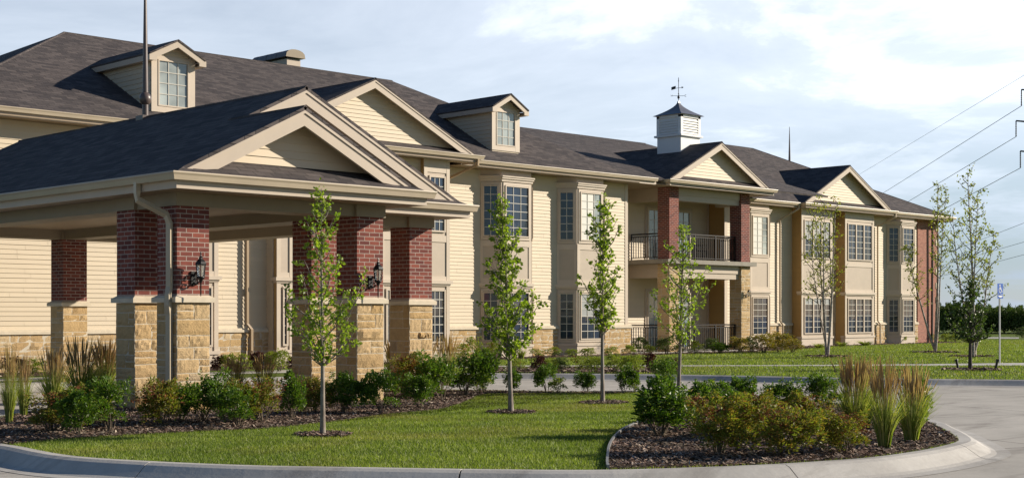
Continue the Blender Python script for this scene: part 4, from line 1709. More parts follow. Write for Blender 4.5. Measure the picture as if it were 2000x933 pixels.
# scrolled end bracket where the second eave starts
sc_ = MB()
pts = [(15.06, 3.14), (15.30, 3.14), (15.27, 3.05), (15.18, 3.02), (15.16, 2.95), (15.08, 2.90), (15.06, 2.97)]
k = len(pts)
sc_.raw([(p[0] - .2, 18.80, p[1]) for p in pts] + [(p[0] - .2, 18.86, p[1]) for p in pts], [tuple(range(k))[::-1], tuple(range(k, 2 * k))] + [(i, (i + 1) % k, k + (i + 1) % k, k + i) for i in range(k)])
sc_.build('scroll_bracket', 'trim_pale', CAN)
# downspout at the front left corner
downspout(CAN, [(10.44, 18.2, 3.27), (10.44, 18.2, 3.12), (10.44, 18.18, 3.02), (10.80, 18.02, 2.82), (10.835, 17.99, 2.70), (10.835, 17.99, 1.80), (10.80, 17.97, 1.68), (10.80, 17.97, 1.54), (10.83, 17.99, 1.40), (10.83, 17.99, 0.06)], 'gutter_paint', 0.052)
# tall spire on the ridge
sp = MB()
sx, sy = 14.0, 24.1
sp.tube([(sx, sy, 5.05), (sx, sy, 5.42), (sx, sy, 8.75)], [0.058, 0.057, 0.008], 10)
sp.lathe((sx, sy, 5.46), [(0.055, -.115), (0.09, -.085), (.112, -.03), (.115, .02), (.09, .08), (.055, .115)], 14)
sp.box(sx - .13, sx + .13, sy - .13, sy + .13, 5.0, 5.135)
sp.build('spire', 'spire_metal', CAN)
sp = MB()
sx, sy = 61.3, 42.2
sp.tube([(sx, sy, 8.1), (sx, sy, 10.95)], [0.09, 0.012], 10)
sp.lathe((sx, sy, 8.45), [(0.09, -.12), (.15, 0), (.09, .12)], 12)
sp.build('spire', 'spire_metal', BLD)

# ------------------------------------------------------------------ plants
def leaf_quads(P, Nn, size, rng, asp=0.6, fold=0.15):
    """diamond leaves: P (n,3) bases, Nn (n,3) preferred directions"""
    n = len(P)
    d = Nn + rng.normal(0, 0.55, (n, 3))
    d /= np.linalg.norm(d, axis=1, keepdims=True) + 1e-9
    r = rng.normal(0, 1, (n, 3))
    b_ = np.cross(d, r)
    b_ /= np.linalg.norm(b_, axis=1, keepdims=True) + 1e-9
    s = (size * rng.uniform(0.65, 1.3, n))[:, None]
    nn = np.cross(d, b_)
    V = np.stack([P, P + d * s * 0.5 + b_ * s * asp * 0.5 + nn * s * fold, P + d * s, P + d * s * 0.5 - b_ * s * asp * 0.5 + nn * s * fold], 1).reshape(-1, 3)
    return V, np.arange(n * 4).reshape(-1, 4)


def shrub_points(n, rng, lobes=14, bottom=0.10, top_bias=0.0, spread=1.0, erect=False):
    """points and outward normals on lumpy lobes; unit shrub: radius 0.5, height 1"""
    cen, rad = [], []
    for k in range(lobes):
        t = rng.uniform(0, 2 * pi)
        z = bottom + 0.12 + (0.80 - bottom) * (k + 0.5) / lobes
        rr = 0.34 * math.sqrt(max(0.05, 1 - ((z - 0.45) / 0.62) ** 2)) * rng.uniform(0.55, 1.0) * spread
        cen.append((rr * cos(t), rr * sin(t), z))
        rad.append(rng.uniform(0.13, 0.21))
    cen = np.array(cen)
    rad = np.array(rad)
    k = rng.integers(0, lobes, n)
    u = rng.normal(0, 1, (n, 3))
    u /= np.linalg.norm(u, axis=1, keepdims=True)
    u[:, 2] = np.where(u[:, 2] < -0.4, -u[:, 2], u[:, 2])
    rr = rad[k] * rng.uniform(0.45, 1.12, n) ** 0.6
    P = cen[k] + u * rr[:, None]
    Nn = u * 0.9 + np.array([0, 0, 0.45])
    keep = P[:, 2] > bottom * 0.6
    return P[keep], Nn[keep]


def twigs(n, rng, h=0.7, r=0.35, rad=0.012):
    mb = MB()
    for k in range(n):
        t = rng.uniform(0, 2 * pi)
        q = r * rng.uniform(0.3, 1.0)
        p0 = (0.05 * cos(t), 0.05 * sin(t), 0)
        p1 = (q * 0.45 * cos(t + .2), q * 0.45 * sin(t + .2), h * 0.45)
        p2 = (q * cos(t), q * sin(t), h * rng.uniform(0.8, 1.15))
        mb.tube([p0, p1, p2], [rad, rad * 0.75, rad * 0.4], 5)
    return mb


PROTO = {}
PR = np.random.default_rng(5)


def make_shrub(key, name, cat, leafmat, n, size, asp=0.55, lobes=14, bottom=0.12, tips=None, tipn=0, spread=1.0, variants=2, stems=9, erect=0, loose=False):
    lst = []
    for v in range(variants):
        root = bpy.data.objects.new(name, None)
        COL.objects.link(root)
        root['category'] = cat
        P, Nn = shrub_points(n, PR, lobes + (v * 3) % 7 - 2, bottom, spread=spread * (1 + .14 * math.sin(v * 2.1)))
        if loose:                                    # uneven growth: one side longer than the other
            sh = PR.normal(0, 0.16, 2)
            P[:, 0] += sh[0] * P[:, 2]
            P[:, 1] += sh[1] * P[:, 2]
            P[:, 2] *= 1 + 0.22 * np.sin(P[:, 0] * 7 + v) * np.cos(P[:, 1] * 6 + 2 * v)
        if erect:
            # a few long shoots standing out of the outline
            t = PR.uniform(0, 2 * pi, erect)
            q = PR.uniform(0.05, 0.42, erect)
            base = np.stack([q * np.cos(t), q * np.sin(t), PR.uniform(0.45, 0.85, erect)], 1)
            k = PR.integers(0, erect, n // 5)
            along = PR.uniform(0, 0.30, n // 5)
            dirs = base * np.array([0.5, 0.5, 0]) + np.array([0, 0, 1.0])
            P2 = base[k] + dirs[k] * along[:, None] + PR.normal(0, 0.012, (n // 5, 3))
            P = np.concatenate([P, P2])
            Nn = np.concatenate([Nn, dirs[k] * 0.5 + PR.normal(0, 0.5, (n // 5, 3))])
        V, F = leaf_quads(P, Nn, size, PR, asp)
        f = npmesh('foliage', V, F, leafmat, root)
        st = twigs(stems, PR, 0.62, 0.36).build('stems', 'stem_wood', root, local=True)
        KID[root.name] = [f, st]
        if tips:
            P, Nn = shrub_points(int(tipn * 3), PR, lobes, bottom, spread=spread)
            top = P[:, 2] > 0.55
            P, Nn = P[top][:tipn] * np.array([1.05, 1.05, 1.04]), Nn[top][:tipn]
            # flat clusters: several petals round each point
            rep = 5
            Pp = np.repeat(P, rep, 0) + PR.normal(0, 0.022, (len(P) * rep, 3)) * np.array([1, 1, 0.3])
            V, F = leaf_quads(Pp, np.tile(np.array([[0, 0, 0.5]]), (len(Pp), 1)) + PR.normal(0, .5, (len(Pp), 3)), size * 0.55, PR, 0.8)
            KID[root.name].append(npmesh('blossoms', V, F, tips, root))
        lst.append(root)
    PROTO[key] = {'v': lst, 'used': 0}


def make_reed(key, name, cat, nbl, nst, variants=2, plume=True):
    lst = []
    for v in range(variants):
        root = bpy.data.objects.new(name, None)
        COL.objects.link(root)
        root['category'] = cat
        V, F = [], []
        for b_ in range(nbl):
            t = PR.uniform(0, 2 * pi)
            q = 0.13 * math.sqrt(PR.uniform(0, 1))
            out = PR.uniform(0.08, 0.55) if plume else PR.uniform(0.15, 0.5)
            h = PR.uniform(0.40, 0.80) if plume else PR.uniform(0.5, 1.0)
            w = PR.uniform(0.010, 0.020) * (1 if plume else 2.0)
            drp = PR.uniform(0.0, 0.16) if plume else PR.uniform(0.05, 0.3)
            b0 = len(V)
            sd = Vector((-sin(t + .6), cos(t + .6), 0)) * w
            for i in range(4):
                s_ = i / 3
                x = q * cos(t) + cos(t) * out * s_ ** 1.8
                y = q * sin(t) + sin(t) * out * s_ ** 1.8
                z = h * s_ - drp * s_ ** 3
                k = (1 - s_) * 0.9 + 0.1
                V += [(x - sd.x * k, y - sd.y * k, z), (x + sd.x * k, y + sd.y * k, z)]
            for i in range(3):
                F.append((b0 + 2 * i, b0 + 2 * i + 1, b0 + 2 * i + 3, b0 + 2 * i + 2))
        kidsl = [npmesh('blades', V, F, 'reed_blade', root)]
        if plume:
            V, F = [], []
            for s2 in range(nst):
                t = PR.uniform(0, 2 * pi)
                q = 0.12 * math.sqrt(PR.uniform(0, 1))
                lean = PR.uniform(0.03, 0.46) * PR.uniform(0.5, 1.1)
                h = PR.uniform(0.72, 1.03)
                pl = PR.uniform(0.20, 0.34)

                def pos(s_):
                    return Vector((q * cos(t) + cos(t) * lean * s_ ** 1.6, q * sin(t) + sin(t) * lean * s_ ** 1.6, h * s_))
                for (s0, s1, w0, wm, w1) in ((0.55, 1 - pl * .8, .0035, .0035, .003), (1 - pl, 1.0, .003, .015, .001)):
                    for sd in (Vector((1, 0, 0)), Vector((0, 1, 0))):
                        b0 = len(V)
                        for i, (ss, ww) in enumerate(((s0, w0), (s0 + (s1 - s0) * .45, wm), (s1, w1))):
                            p = pos(ss)
                            V += [tuple(p - sd * ww), tuple(p + sd * ww)]
                        for i in range(2):
                            F.append((b0 + 2 * i, b0 + 2 * i + 1, b0 + 2 * i + 3, b0 + 2 * i + 2))
            kidsl.append(npmesh('plumes', V, F, 'reed_plume', root))
        KID[root.name] = kidsl
        lst.append(root)
    PROTO[key] = {'v': lst, 'used': 0}


make_shrub('box', 'green_shrub', 'shrub', 'leaf_box', 2600, 0.074, 0.5, 15, 0.11, variants=6, erect=26, loose=True)
make_shrub('spirea', 'spirea_shrub', 'shrub', 'leaf_spirea', 2900, 0.066, 0.45, 15, 0.04, tips='seed_red', tipn=150, variants=5, erect=40, loose=True)
make_shrub('lime', 'lime_shrub', 'shrub', 'leaf_lime', 800, 0.10, 0.4, 12, 0.05, variants=2, erect=12)
make_shrub('maroon', 'maroon_shrub', 'shrub', 'leaf_maroon', 700, 0.11, 0.6, 10, 0.05, variants=1, erect=8)
make_shrub('gold', 'golden_shrub', 'shrub', 'leaf_gold', 1100, 0.085, 0.45, 14, 0.03, variants=2, erect=20)
make_shrub('flower', 'flowering_plant', 'plant', 'leaf_lime', 600, 0.10, 0.4, 10, 0.03, tips='petal_red', tipn=10, variants=2, erect=8)
make_shrub('dark', 'evergreen_shrub', 'shrub', 'leaf_hedge', 1100, 0.10, 0.3, 14, 0.04, variants=2, erect=22)
make_reed('reed', 'reed_grass', 'ornamental grass', 330, 90, variants=3)
make_reed('clump', 'grass_clump', 'grass clump', 130, 0, variants=2, plume=False)


def plant(key, px, py, wpx, top, label, group, z0=0.01):
    pr = PROTO[key]
    x, y = gpt(px, py, z0)
    Z = (CAMH - z0) * FPX / (py - HOR)
    w = wpx * Z / FPX
    h = (py - top) * Z / FPX
    if key in ('box', 'spirea'):
        k = RNG.uniform(0.92, 1.18) * (1.18 if key == 'spirea' else 1.05)
        w, h = w * k, h * RNG.uniform(0.95, 1.06)
    if key == 'reed':
        w = w * 1.25
    i = pr['used']
    pr['used'] += 1
    v = pr['v'][i % len(pr['v'])]
    rz = RNG.uniform(0, 6.28)
    if i < len(pr['v']):
        o = v
        o.location = (x, y, z0)
        o.rotation_euler = (0, 0, rz)
        o.scale = (w, w, h)
        o['label'] = label
        o['group'] = group
    else:
        o = dup(v, (x, y, z0), rz, (w, w, h), label, group)
    return o


G1 = 'shrubs in the left mulch bed by the canopy columns'
for a in [
    ('spirea', 100, 842, 110, 775, 'reddish tipped spirea at the far left end of the canopy bed'),
    ('box', 152, 850, 88, 772, 'dark green shrub leaning against the leftmost reddish spirea'),
    ('spirea', 178, 826, 80, 758, 'low reddish spirea behind the dark shrub left of the corner columns'),
    ('box', 215, 840, 82, 753, 'leggy green shrub with bare lower stems in front of the leftmost near column'),
    ('spirea', 312, 832, 84, 757, 'brown tipped spirea right in front of the corner column downspout'),
    ('box', 356, 826, 66, 752, 'small green shrub between spirea and tall shrub before the corner column'),
    ('box', 396, 822, 96, 738, 'tall bright green shrub under the left wall lantern'),
    ('box', 466, 832, 74, 768, 'dark rounded shrub on the mulch edge left of the nearest tree'),
    ('spirea', 512, 824, 84, 748, 'yellowing spirea with rusty tips behind the mulch edge left of nearest tree'),
    ('box', 570, 818, 70, 746, 'dark green shrub just left of the nearest tree trunk'),
    ('spirea', 613, 806, 62, 744, 'olive spirea tucked between two dark shrubs behind nearest trunk'),
    ('box', 672, 806, 84, 736, 'glossy dark shrub just right of the nearest tree trunk'),
    ('box', 746, 806, 92, 732, 'broad bushy green shrub under the right wall lantern'),
    ('spirea', 790, 776, 70, 705, 'reddish spirea behind the broad shrub under the right lantern'),
    ('box', 820, 796, 66, 733, 'dark shrub with bare stems in front of the last canopy column'),
    ('box', 862, 778, 84, 704, 'leafy green shrub where the left bed begins to narrow'),
    ('box', 908, 772, 82, 697, 'large fresh green shrub near the narrow end of the left bed'),
    ('box', 945, 764, 60, 700, 'outermost green shrub at the narrow end of the left bed'),
    ('lime', 935, 766, 50, 722, 'small yellow green shrub at the foot of the outermost left bed shrub'),
]:
    plant(*a, G1)
G2 = 'small shrubs along the drive edge of the island lawn'
for a in [
    ('box', 1000, 767, 46, 722, 'small shrub on the drive edge right behind the second lawn tree'),
    ('box', 1068, 766, 42, 718, 'small upright shrub on the drive edge with a lime shrub beside it'),
    ('lime', 1092, 767, 36, 738, 'low yellow green shrub on the drive edge right of the second tree'),
    ('box', 1145, 767, 46, 727, 'small dark shrub on the drive edge just left of the third tree'),
    ('box', 1217, 768, 52, 722, 'rounded dark shrub on the drive edge right of the third tree'),
    ('lime', 1240, 767, 24, 738, 'tiny yellow shrub beside the rounded dark shrub on the drive edge'),
    ('box', 1297, 764, 52, 708, 'upright green shrub on the drive edge left of the fourth tree'),
]:
    plant(*a, G2)
G3 = 'shrubs in the front right mulch bed'
for a in [
    ('box', 1290, 850, 140, 764, 'largest dark green shrub at the left end of the front right bed'),
    ('box', 1358, 838, 112, 752, 'dark green shrub second from the left in the front right bed'),
    ('box', 1400, 822, 84, 752, 'dark green shrub third from the left in the front right bed'),
    ('box', 1445, 800, 62, 741, 'round topped shrub against the pale drive behind the rusty spireas'),
    ('box', 1526, 802, 80, 748, 'wide round shrub against the drive in the middle of the right bed'),
    ('box', 1612, 800, 66, 738, 'round shrub against the drive just left of the tall reed grass'),
    ('box', 1795, 838, 68, 752, 'green shrub behind the rightmost tall reed grass'),
    ('spirea', 1405, 886, 128, 782, 'largest rusty spirea at the front of the right bed'),
    ('spirea', 1452, 858, 100, 776, 'rusty spirea behind the largest one in the right bed'),
    ('spirea', 1528, 890, 108, 792, 'rusty spirea at the front centre of the right bed'),
    ('spirea', 1502, 852, 90, 780, 'dark spirea behind the front centre one'),
    ('spirea', 1588, 852, 84, 782, 'rusty spirea in the gap left of the reed grasses'),
    ('spirea', 1652, 884, 98, 812, 'low green spirea at the foot of the tall reed grasses'),
]:
    plant(*a, G3)
G4 = 'tall feather reed grasses'
for a in [
    ('reed', 1668, 842, 82, 690, 'tall tan plumed reed grass on the left of the three right bed clumps'),
    ('reed', 1727, 874, 66, 694, 'tall narrow reed grass standing in the middle of the right bed clumps'),
    ('reed', 1780, 862, 78, 706, 'tall reed grass on the right of the three right bed clumps'),
    ('reed', 1690, 838, 50, 702, 'tall reed grass squeezed behind the left and middle clumps'),
    ('reed', 18, 826, 36, 668, 'thin reed grass at the left edge of the picture'),
    ('reed', 46, 812, 36, 690, 'thin reed grass second from the left picture edge'),
    ('reed', 104, 800, 56, 672, 'dark tinted reed grass left of the far left canopy column'),
    ('reed', 158, 792, 76, 655, 'broad tan reed grass in front of the far left canopy column'),
    ('reed', 205, 785, 66, 660, 'reed grass left of the leftmost near canopy column'),
    ('reed', 460, 778, 52, 694, 'short reed grass right of the corner column in the opening'),
    ('reed', 516, 776, 50, 690, 'short reed grass left of the second column pair'),
    ('reed', 660, 770, 50, 660, 'reed grass at the base of the middle canopy columns'),
    ('reed', 775, 762, 62, 662, 'reed grass between the two rightmost canopy columns'),
    ('reed', 822, 756, 64, 648, 'bushy tan reed grass in front of the last canopy column'),
    ('reed', 872, 752, 50, 652, 'slim green reed grass right of the last canopy column'),
]:
    plant(*a, G4)
G5 = 'low plants in the bed along the far kerb'
for a in [
    ('flower', 1010, 726, 44, 700, 'low flowering plant in the far kerb bed behind the second tree'),
    ('maroon', 1052, 727, 34, 697, 'reddish plant in the far kerb bed right of the second tree'),
    ('lime', 1078, 726, 38, 702, 'lime plant beside the reddish one in the far kerb bed'),
    ('dark', 1098, 726, 34, 700, 'dark leafy plant in the far kerb bed between second and third trees'),
    ('flower', 1130, 726, 38, 698, 'red dotted plant in the far kerb bed left of the third tree'),
    ('lime', 1158, 727, 40, 698, 'lime plant right against the third trunk in the far kerb bed'),
    ('lime', 1200, 727, 40, 692, 'lime plant in the far kerb bed just right of the third trunk'),
    ('lime', 1236, 728, 54, 695, 'wide lime plant at the right end of the far kerb bed'),
    ('maroon', 1268, 726, 32, 692, 'maroon plant left of the fourth tree in the far kerb bed'),
    ('maroon', 1312, 725, 36, 701, 'low maroon plant beside the fourth tree trunk'),
]:
    plant(*a, G5)
G6 = 'foundation plants along the residence wall'
for a in [
    ('maroon', 22, 731, 60, 700, 'maroon plant against the stone wall at the left picture edge'),
    ('lime', 62, 730, 60, 702, 'lime plant against the stone wall left of the far left column'),
    ('dark', 222, 730, 60, 690, 'dark plant against the stone wall beside the leftmost near column'),
    ('maroon', 428, 727, 36, 697, 'maroon plant at the wall just right of the corner column'),
    ('lime', 462, 727, 66, 692, 'lime shrub at the wall left of the tan downspout'),
    ('maroon', 503, 725, 40, 690, 'maroon plant at the wall beside the tan downspout'),
    ('lime', 545, 724, 62, 686, 'lime shrub at the wall in front of the trimmed window'),
    ('maroon', 572, 723, 30, 698, 'maroon plant at the wall hidden beside the second column pair'),
    ('flower', 900, 702, 44, 672, 'flowering plant at the foot of the tan downspout by the first bay'),
    ('flower', 925, 701, 40, 662, 'flowering plant in front of the stone base left of first bay'),
    ('flower', 965, 699, 44, 668, 'flowering plant under the angled side of the first bay window'),
    ('clump', 1018, 699, 30, 676, 'pale grass clump under the front of the first bay window'),
    ('flower', 1048, 697, 36, 682, 'flowering plant at the stone base just right of the first bay'),
    ('flower', 1080, 696, 40, 678, 'flowering plant at the stone base between the two bay windows'),
    ('lime', 1116, 696, 32, 682, 'lime plant under the angled side of the second bay'),
    ('lime', 1150, 695, 40, 680, 'lime plant under the front of the second bay'),
    ('flower', 1192, 694, 36, 678, 'flowering plant right of the third trunk at the stone base'),
    ('lime', 1228, 692, 32, 674, 'lime mound at the wall corner left of the balcony'),
    ('dark', 1250, 688, 44, 660, 'dark fern like shrub at the left side of the ground floor railing'),
    ('lime', 1268, 691, 26, 675, 'pale mound under the glass door of the balcony recess'),
    ('dark', 1302, 690, 46, 660, 'dark fern like shrub at the foot of the left balcony column'),
    ('lime', 1322, 690, 30, 674, 'lime mound just left of the fourth trunk'),
    ('flower', 1360, 690, 40, 666, 'red flowering plant in front of the ground floor railing'),
    ('dark', 1394, 687, 40, 662, 'dark shrub in front of the railing left of the right balcony column'),
    ('box', 1406, 689, 46, 670, 'grey green mound in front of the railing near the right balcony column'),
    ('gold', 1444, 689, 44, 660, 'golden shrub at the foot of the right balcony column'),
    ('dark', 1468, 687, 34, 660, 'green shrub between the golden shrubs right of the balcony'),
    ('gold', 1492, 688, 58, 656, 'golden shrub under the window right of the balcony'),
    ('gold', 1522, 687, 62, 652, 'tallest golden shrub by the downspout right of the balcony'),
    ('gold', 1548, 688, 44, 664, 'golden shrub at the right end of its row'),
    ('clump', 1600, 679, 40, 666, 'pale grass clump under the first triple window bay'),
    ('clump', 1645, 676, 38, 664, 'pale grass clump between the triple window bays'),
    ('clump', 1690, 674, 44, 662, 'pale grass clump under the second triple window bay'),
    ('lime', 1735, 670, 26, 658, 'green clump in front of the last bay window'),
    ('lime', 1760, 670, 24, 656, 'green clump at the corner of the last bay window'),
    ('lime', 1782, 669, 24, 657, 'green clump where stone base meets the brick end wall'),
    ('lime', 1800, 668, 24, 653, 'green clump in front of the brick end wall'),
    ('lime', 1818, 668, 22, 653, 'green clump at the foot of the birch by the brick wall'),
    ('lime', 1846, 667, 24, 652, 'green clump just past the brick corner of the building'),
    ('lime', 1866, 667, 24, 652, 'green clump second past the brick corner'),
    ('lime', 1884, 667, 22, 653, 'rightmost green clump past the brick corner behind the small tree'),
]:
    plant(*a, G6)
plant('dark', 1998, 659, 36, 640, 'dark mounded shrub far off at the right picture edge', 'distant shrubs')


# ------------------------------------------------------------------ trees
def prof_at(prof, z):
    for (z0, r0), (z1, r1) in zip(prof[:-1], prof[1:]):
        if z <= z1:
            t = (z - z0) / (z1 - z0)
            return r0 + (r1 - r0) * max(0, min(1, t))
    return prof[-1][1]


def young_tree(px, py, top, prof, label, leafmat, barkmat, seed, nlat, nleaf, lsize, trad, lean=(0, 0), group='young trees on the lawns', name='young_tree', asp=0.8, wob=0.02):
    """prof: list of (height above ground, crown radius) in metres"""
    rng = np.random.default_rng(seed)
    x, y = gpt(px, py)
    Z = gZ(py)
    H = (py - top) * Z / FPX
    root = thing(name, label, 'tree', (x, y, 0), group)
    tr = MB()
    path = []
    for k in range(9):
        t = k / 8
        path.append((lean[0] * t + wob * math.sin(3.1 * t + seed) * t, lean[1] * t + wob * math.cos(2.3 * t + seed) * t, H * t))

    def tpos(z):
        t = max(0, min(1, z / H)) * 8
        i = min(7, int(t))
        a, b_ = Vector(path[i]), Vector(path[i + 1])
        return a.lerp(b_, t - i)
    tr.tube([(path[0][0], path[0][1], -.03)] + path[1:], [trad * 1.25] + [trad * (1 - 0.9 * k / 8) for k in range(1, 9)], 9)
    br = MB()
    PP, NN = [], []
    z0, z1 = prof[0][0], prof[-1][0]
    tot = 0
    lats = []
    for k in range(nlat):
        zt = z0 + (z1 - z0) * ((k + rng.uniform(0.1, 0.9)) / nlat)
        r = prof_at(prof, zt) * (rng.uniform(0.75, 1.08) if k % 3 else rng.uniform(0.35, 0.7))
        az = k * 2.399 + rng.uniform(-.4, .4)
        zs = max(z0 - 0.12, zt - r * rng.uniform(0.75, 1.25) - 0.05)
        p0 = tpos(zs)
        p2 = tpos(zs) + Vector((r * cos(az), r * sin(az), zt - zs))
        p1 = p0.lerp(p2, 0.5) + Vector((r * cos(az), r * sin(az), -0.35 * (zt - zs))) * 0.12
        lats.append((p0, p1, p2))
        L_ = (p2 - p0).length
        tot += L_
    for (p0, p1, p2) in lats:
        L_ = (p2 - p0).length
        br.tube([p0, p1, p2], [trad * 0.30, trad * 0.2, trad * 0.07], 5)
        m_ = int(nleaf * L_ / tot) + 2
        # side shoots carry the leaves in tufts
        ns = max(2, int(L_ / 0.10))
        for j in range(ns):
            t = 0.25 + 0.75 * (j + rng.uniform(0, 1)) / ns
            t = min(1.0, t)
            c = (p0.lerp(p1, t * 2) if t < .5 else p1.lerp(p2, t * 2 - 1))
            d = Vector(rng.normal(0, 1, 3))
            d.z = abs(d.z) * .7
            d.normalize()
            ln = rng.uniform(0.04, 0.12)
            q = c + d * ln
            br.tube([c, q], [trad * .09, trad * .05], 3, cap=False)
            n_ = max(1, m_ // ns)
            tt = rng.uniform(0.2, 1.1, n_)
            PP.append(np.array(c)[None] + np.array(d)[None] * (ln * tt)[:, None] + rng.normal(0, 0.018, (n_, 3)))
            NN.append(np.tile(np.array(d)[None], (n_, 1)) + np.array([0, 0, -0.15]))
    # leaves close to the leader
    n_ = nleaf // 6
    zz = rng.uniform(z0, H, n_)
    P = np.array([tpos(z)[:] for z in zz]) + rng.normal(0, 0.045, (n_, 3))
    PP.append(P)
    NN.append(rng.normal(0, 1, (n_, 3)) + np.array([0, 0, .3]))
    P, N_ = np.concatenate(PP), np.concatenate(NN)
    V, F = leaf_quads(P, N_, lsize, rng, asp)
    t = tr.build('trunk', barkmat, root, local=True)
    br.build('branches', barkmat, t, local=True)
    npmesh('crown', V, F, leafmat, root)
    return root


young_tree(630, 850, 368, [(0.92, .14), (1.15, .38), (1.45, .54), (1.78, .62), (1.98, .48), (2.12, .14), (2.3, .19), (2.45, .26), (2.55, .13), (2.86, .05)],
           'nearest young tree with narrow bottle shaped crown in front of the canopy columns', 'leaf_tree', 'bark_grey', 3, 54, 2000, 0.046, 0.031, lean=(.0, .0), wob=0.03)
young_tree(998, 806, 384, [(0.86, .14), (1.05, .30), (1.3, .42), (1.62, .50), (1.85, .36), (2.1, .30), (2.35, .17), (2.5, .26), (2.65, .20), (3.05, .04)],
           'dense green young tree standing on the lawn in front of the first bay window', 'leaf_tree', 'bark_grey', 8, 68, 3300, 0.049, 0.036, wob=0.05, lean=(-.1, .09))
young_tree(1177, 787, 388, [(1.18, .10), (1.4, .24), (1.8, .36), (2.05, .40), (2.3, .20), (2.6, .14), (2.78, .38), (2.95, .28), (3.22, .04)],
           'slender young tree standing on the lawn in front of the second bay window', 'leaf_tree', 'bark_grey', 12, 56, 2150, 0.050, 0.034, wob=0.04)
young_tree(1325, 768, 448, [(0.95, .14), (1.2, .34), (1.6, .50), (1.95, .58), (2.2, .50), (2.5, .30), (2.7, .34), (2.85, .12), (3.05, .04)],
           'loose crowned young tree standing in front of the balcony', 'leaf_tree', 'bark_grey', 15, 52, 1700, 0.051, 0.036, lean=(.09, -.05))


def birch(px, py, stems, label, seed, nleaf, lsize, spread, leafmat='leaf_birch', bark='bark_birch', zleaf=0.35):
    """stems: list of (top px, top py, radius)"""
    rng = np.random.default_rng(seed)
    x, y = gpt(px, py)
    Z = gZ(py)
    root = thing('birch_tree', label, 'tree', (x, y, 0), 'multi stemmed birches near the building')
    right = Vector((SA, -CA, 0))
    fw = Vector((CA, SA, 0))
    tr, br = MB(), MB()
    PP, NN = [], []
    for i, (tx, ty, rad) in enumerate(stems):
        H = (py - ty) * Z / FPX
        dx = (tx - px) * Z / FPX
        dy = rng.uniform(-.5, .5)
        b0 = right * rng.uniform(-.06, .06) + fw * rng.uniform(-.06, .06)
        path = []
        for k in range(8):
            t = k / 7
            c = b0 + right * (dx * t ** 0.8) + fw * (dy * t) + Vector((0, 0, H * t))
            c += right * 0.05 * math.sin(5 * t + i) * t
            path.append(c)
        tr.tube(path, [rad * (1.05 - 0.92 * k / 7) for k in range(8)], 7)
        nl = int(18 * H / 4)
        for k in range(nl):
            t = zleaf + (1 - zleaf) * (k + rng.uniform(0, 1)) / nl
            j = min(6, int(t * 7))
            c = path[j].lerp(path[j + 1], t * 7 - j)
            az = k * 2.4 + rng.uniform(-.5, .5)
            L_ = spread * (1.15 - t) * rng.uniform(0.5, 1.1) + 0.12
            e = c + Vector((cos(az), sin(az), 0)) * L_ * 0.75 + Vector((0, 0, L_ * rng.uniform(0.5, 1.1)))
            mid = c.lerp(e, .5) + Vector((cos(az), sin(az), -.2)) * L_ * .1
            br.tube([c, mid, e], [0.014, 0.010, 0.004], 4, cap=False)
            n_ = max(3, int(nleaf / (nl * len(stems))))
            # leaves in small tufts
            nt_ = max(1, n_ // 5)
            for q in range(nt_):
                tt = rng.uniform(0.25, 1.05)
                p = c.lerp(mid, tt * 2) if tt < .5 else mid.lerp(e, tt * 2 - 1)
                PP.append(np.array(p)[None] + rng.normal(0, 0.055, (5, 3)))
                NN.append(rng.normal(0, 1, (5, 3)) + np.array([0, 0, -.4]))
    P, N_ = np.concatenate(PP), np.concatenate(NN)
    V, F = leaf_quads(P, N_, lsize, rng, 0.75)
    t = tr.build('trunk', bark, root, local=True)
    br.build('branches', 'bark_dark', t, local=True)
    npmesh('crown', V, F, leafmat, root)
    return root


birch(1616, 696, [(1600, 400, .045), (1630, 395, .05), (1578, 440, .03), (1606, 392, .035)], 'sparse yellow green birch in front of the first triple window bay', 4, 1700, 0.07, 0.95)
birch(1827, 688, [(1836, 358, .06), (1770, 480, .045), (1842, 372, .035)], 'birch with two forked trunks in front of the brick end wall', 6, 1500, 0.078, 0.8, zleaf=0.42)
birch(1902, 697, [(1893, 336, .055), (1950, 455, .035), (1868, 420, .04), (1900, 380, .035)], 'tall birch behind the small dark tree at the right', 7, 2000, 0.078, 1.05)
# the small tree with a dark trunk, nearest the road on the right
rt = young_tree(1895, 722, 545, [(0.80, .35), (1.0, .52), (1.3, .60), (1.6, .55), (1.9, .38), (2.25, .08)],
                'small dark trunked crab apple on the grass strip beside the road', 'leaf_crab', 'bark_dark', 19, 50, 1500, 0.07, 0.05, name='crab_apple_tree', wob=0.02)

# ------------------------------------------------------------------ far hedge and treeline
rng_h = np.random.default_rng(2)
xa_, ya_ = at(1826, 104)
n = 26000
px_ = rng_h.uniform(1825, 2075, n)
Zh = rng_h.uniform(104, 112, n)
s_ = (px_ - 1000) / FPX
X_, Y_ = Zh * (s_ * SA + CA), Zh * (SA - s_ * CA)
top_ = 1.65 + 0.16 * np.sin(px_ * 0.31) + 0.14 * np.sin(px_ * 0.83) + rng_h.normal(0, .10, n)
top_ += np.where(px_ < 1905, 0.22 + .12 * np.sin(px_ * .2), 0)
zz = top_ * np.sqrt(rng_h.uniform(0, 1, n))
P = np.stack([X_, Y_, np.clip(zz, 0.02, None)], 1)
V, F = leaf_quads(P, np.tile(np.array([[-.3, -.4, .8]]), (n, 1)), 0.28, rng_h, 0.35)
hd_ = npmesh('hedge', V, F, 'leaf_hedge')
tag(hd_, 'long dark green hedge far off along the horizon at the right', 'hedge')

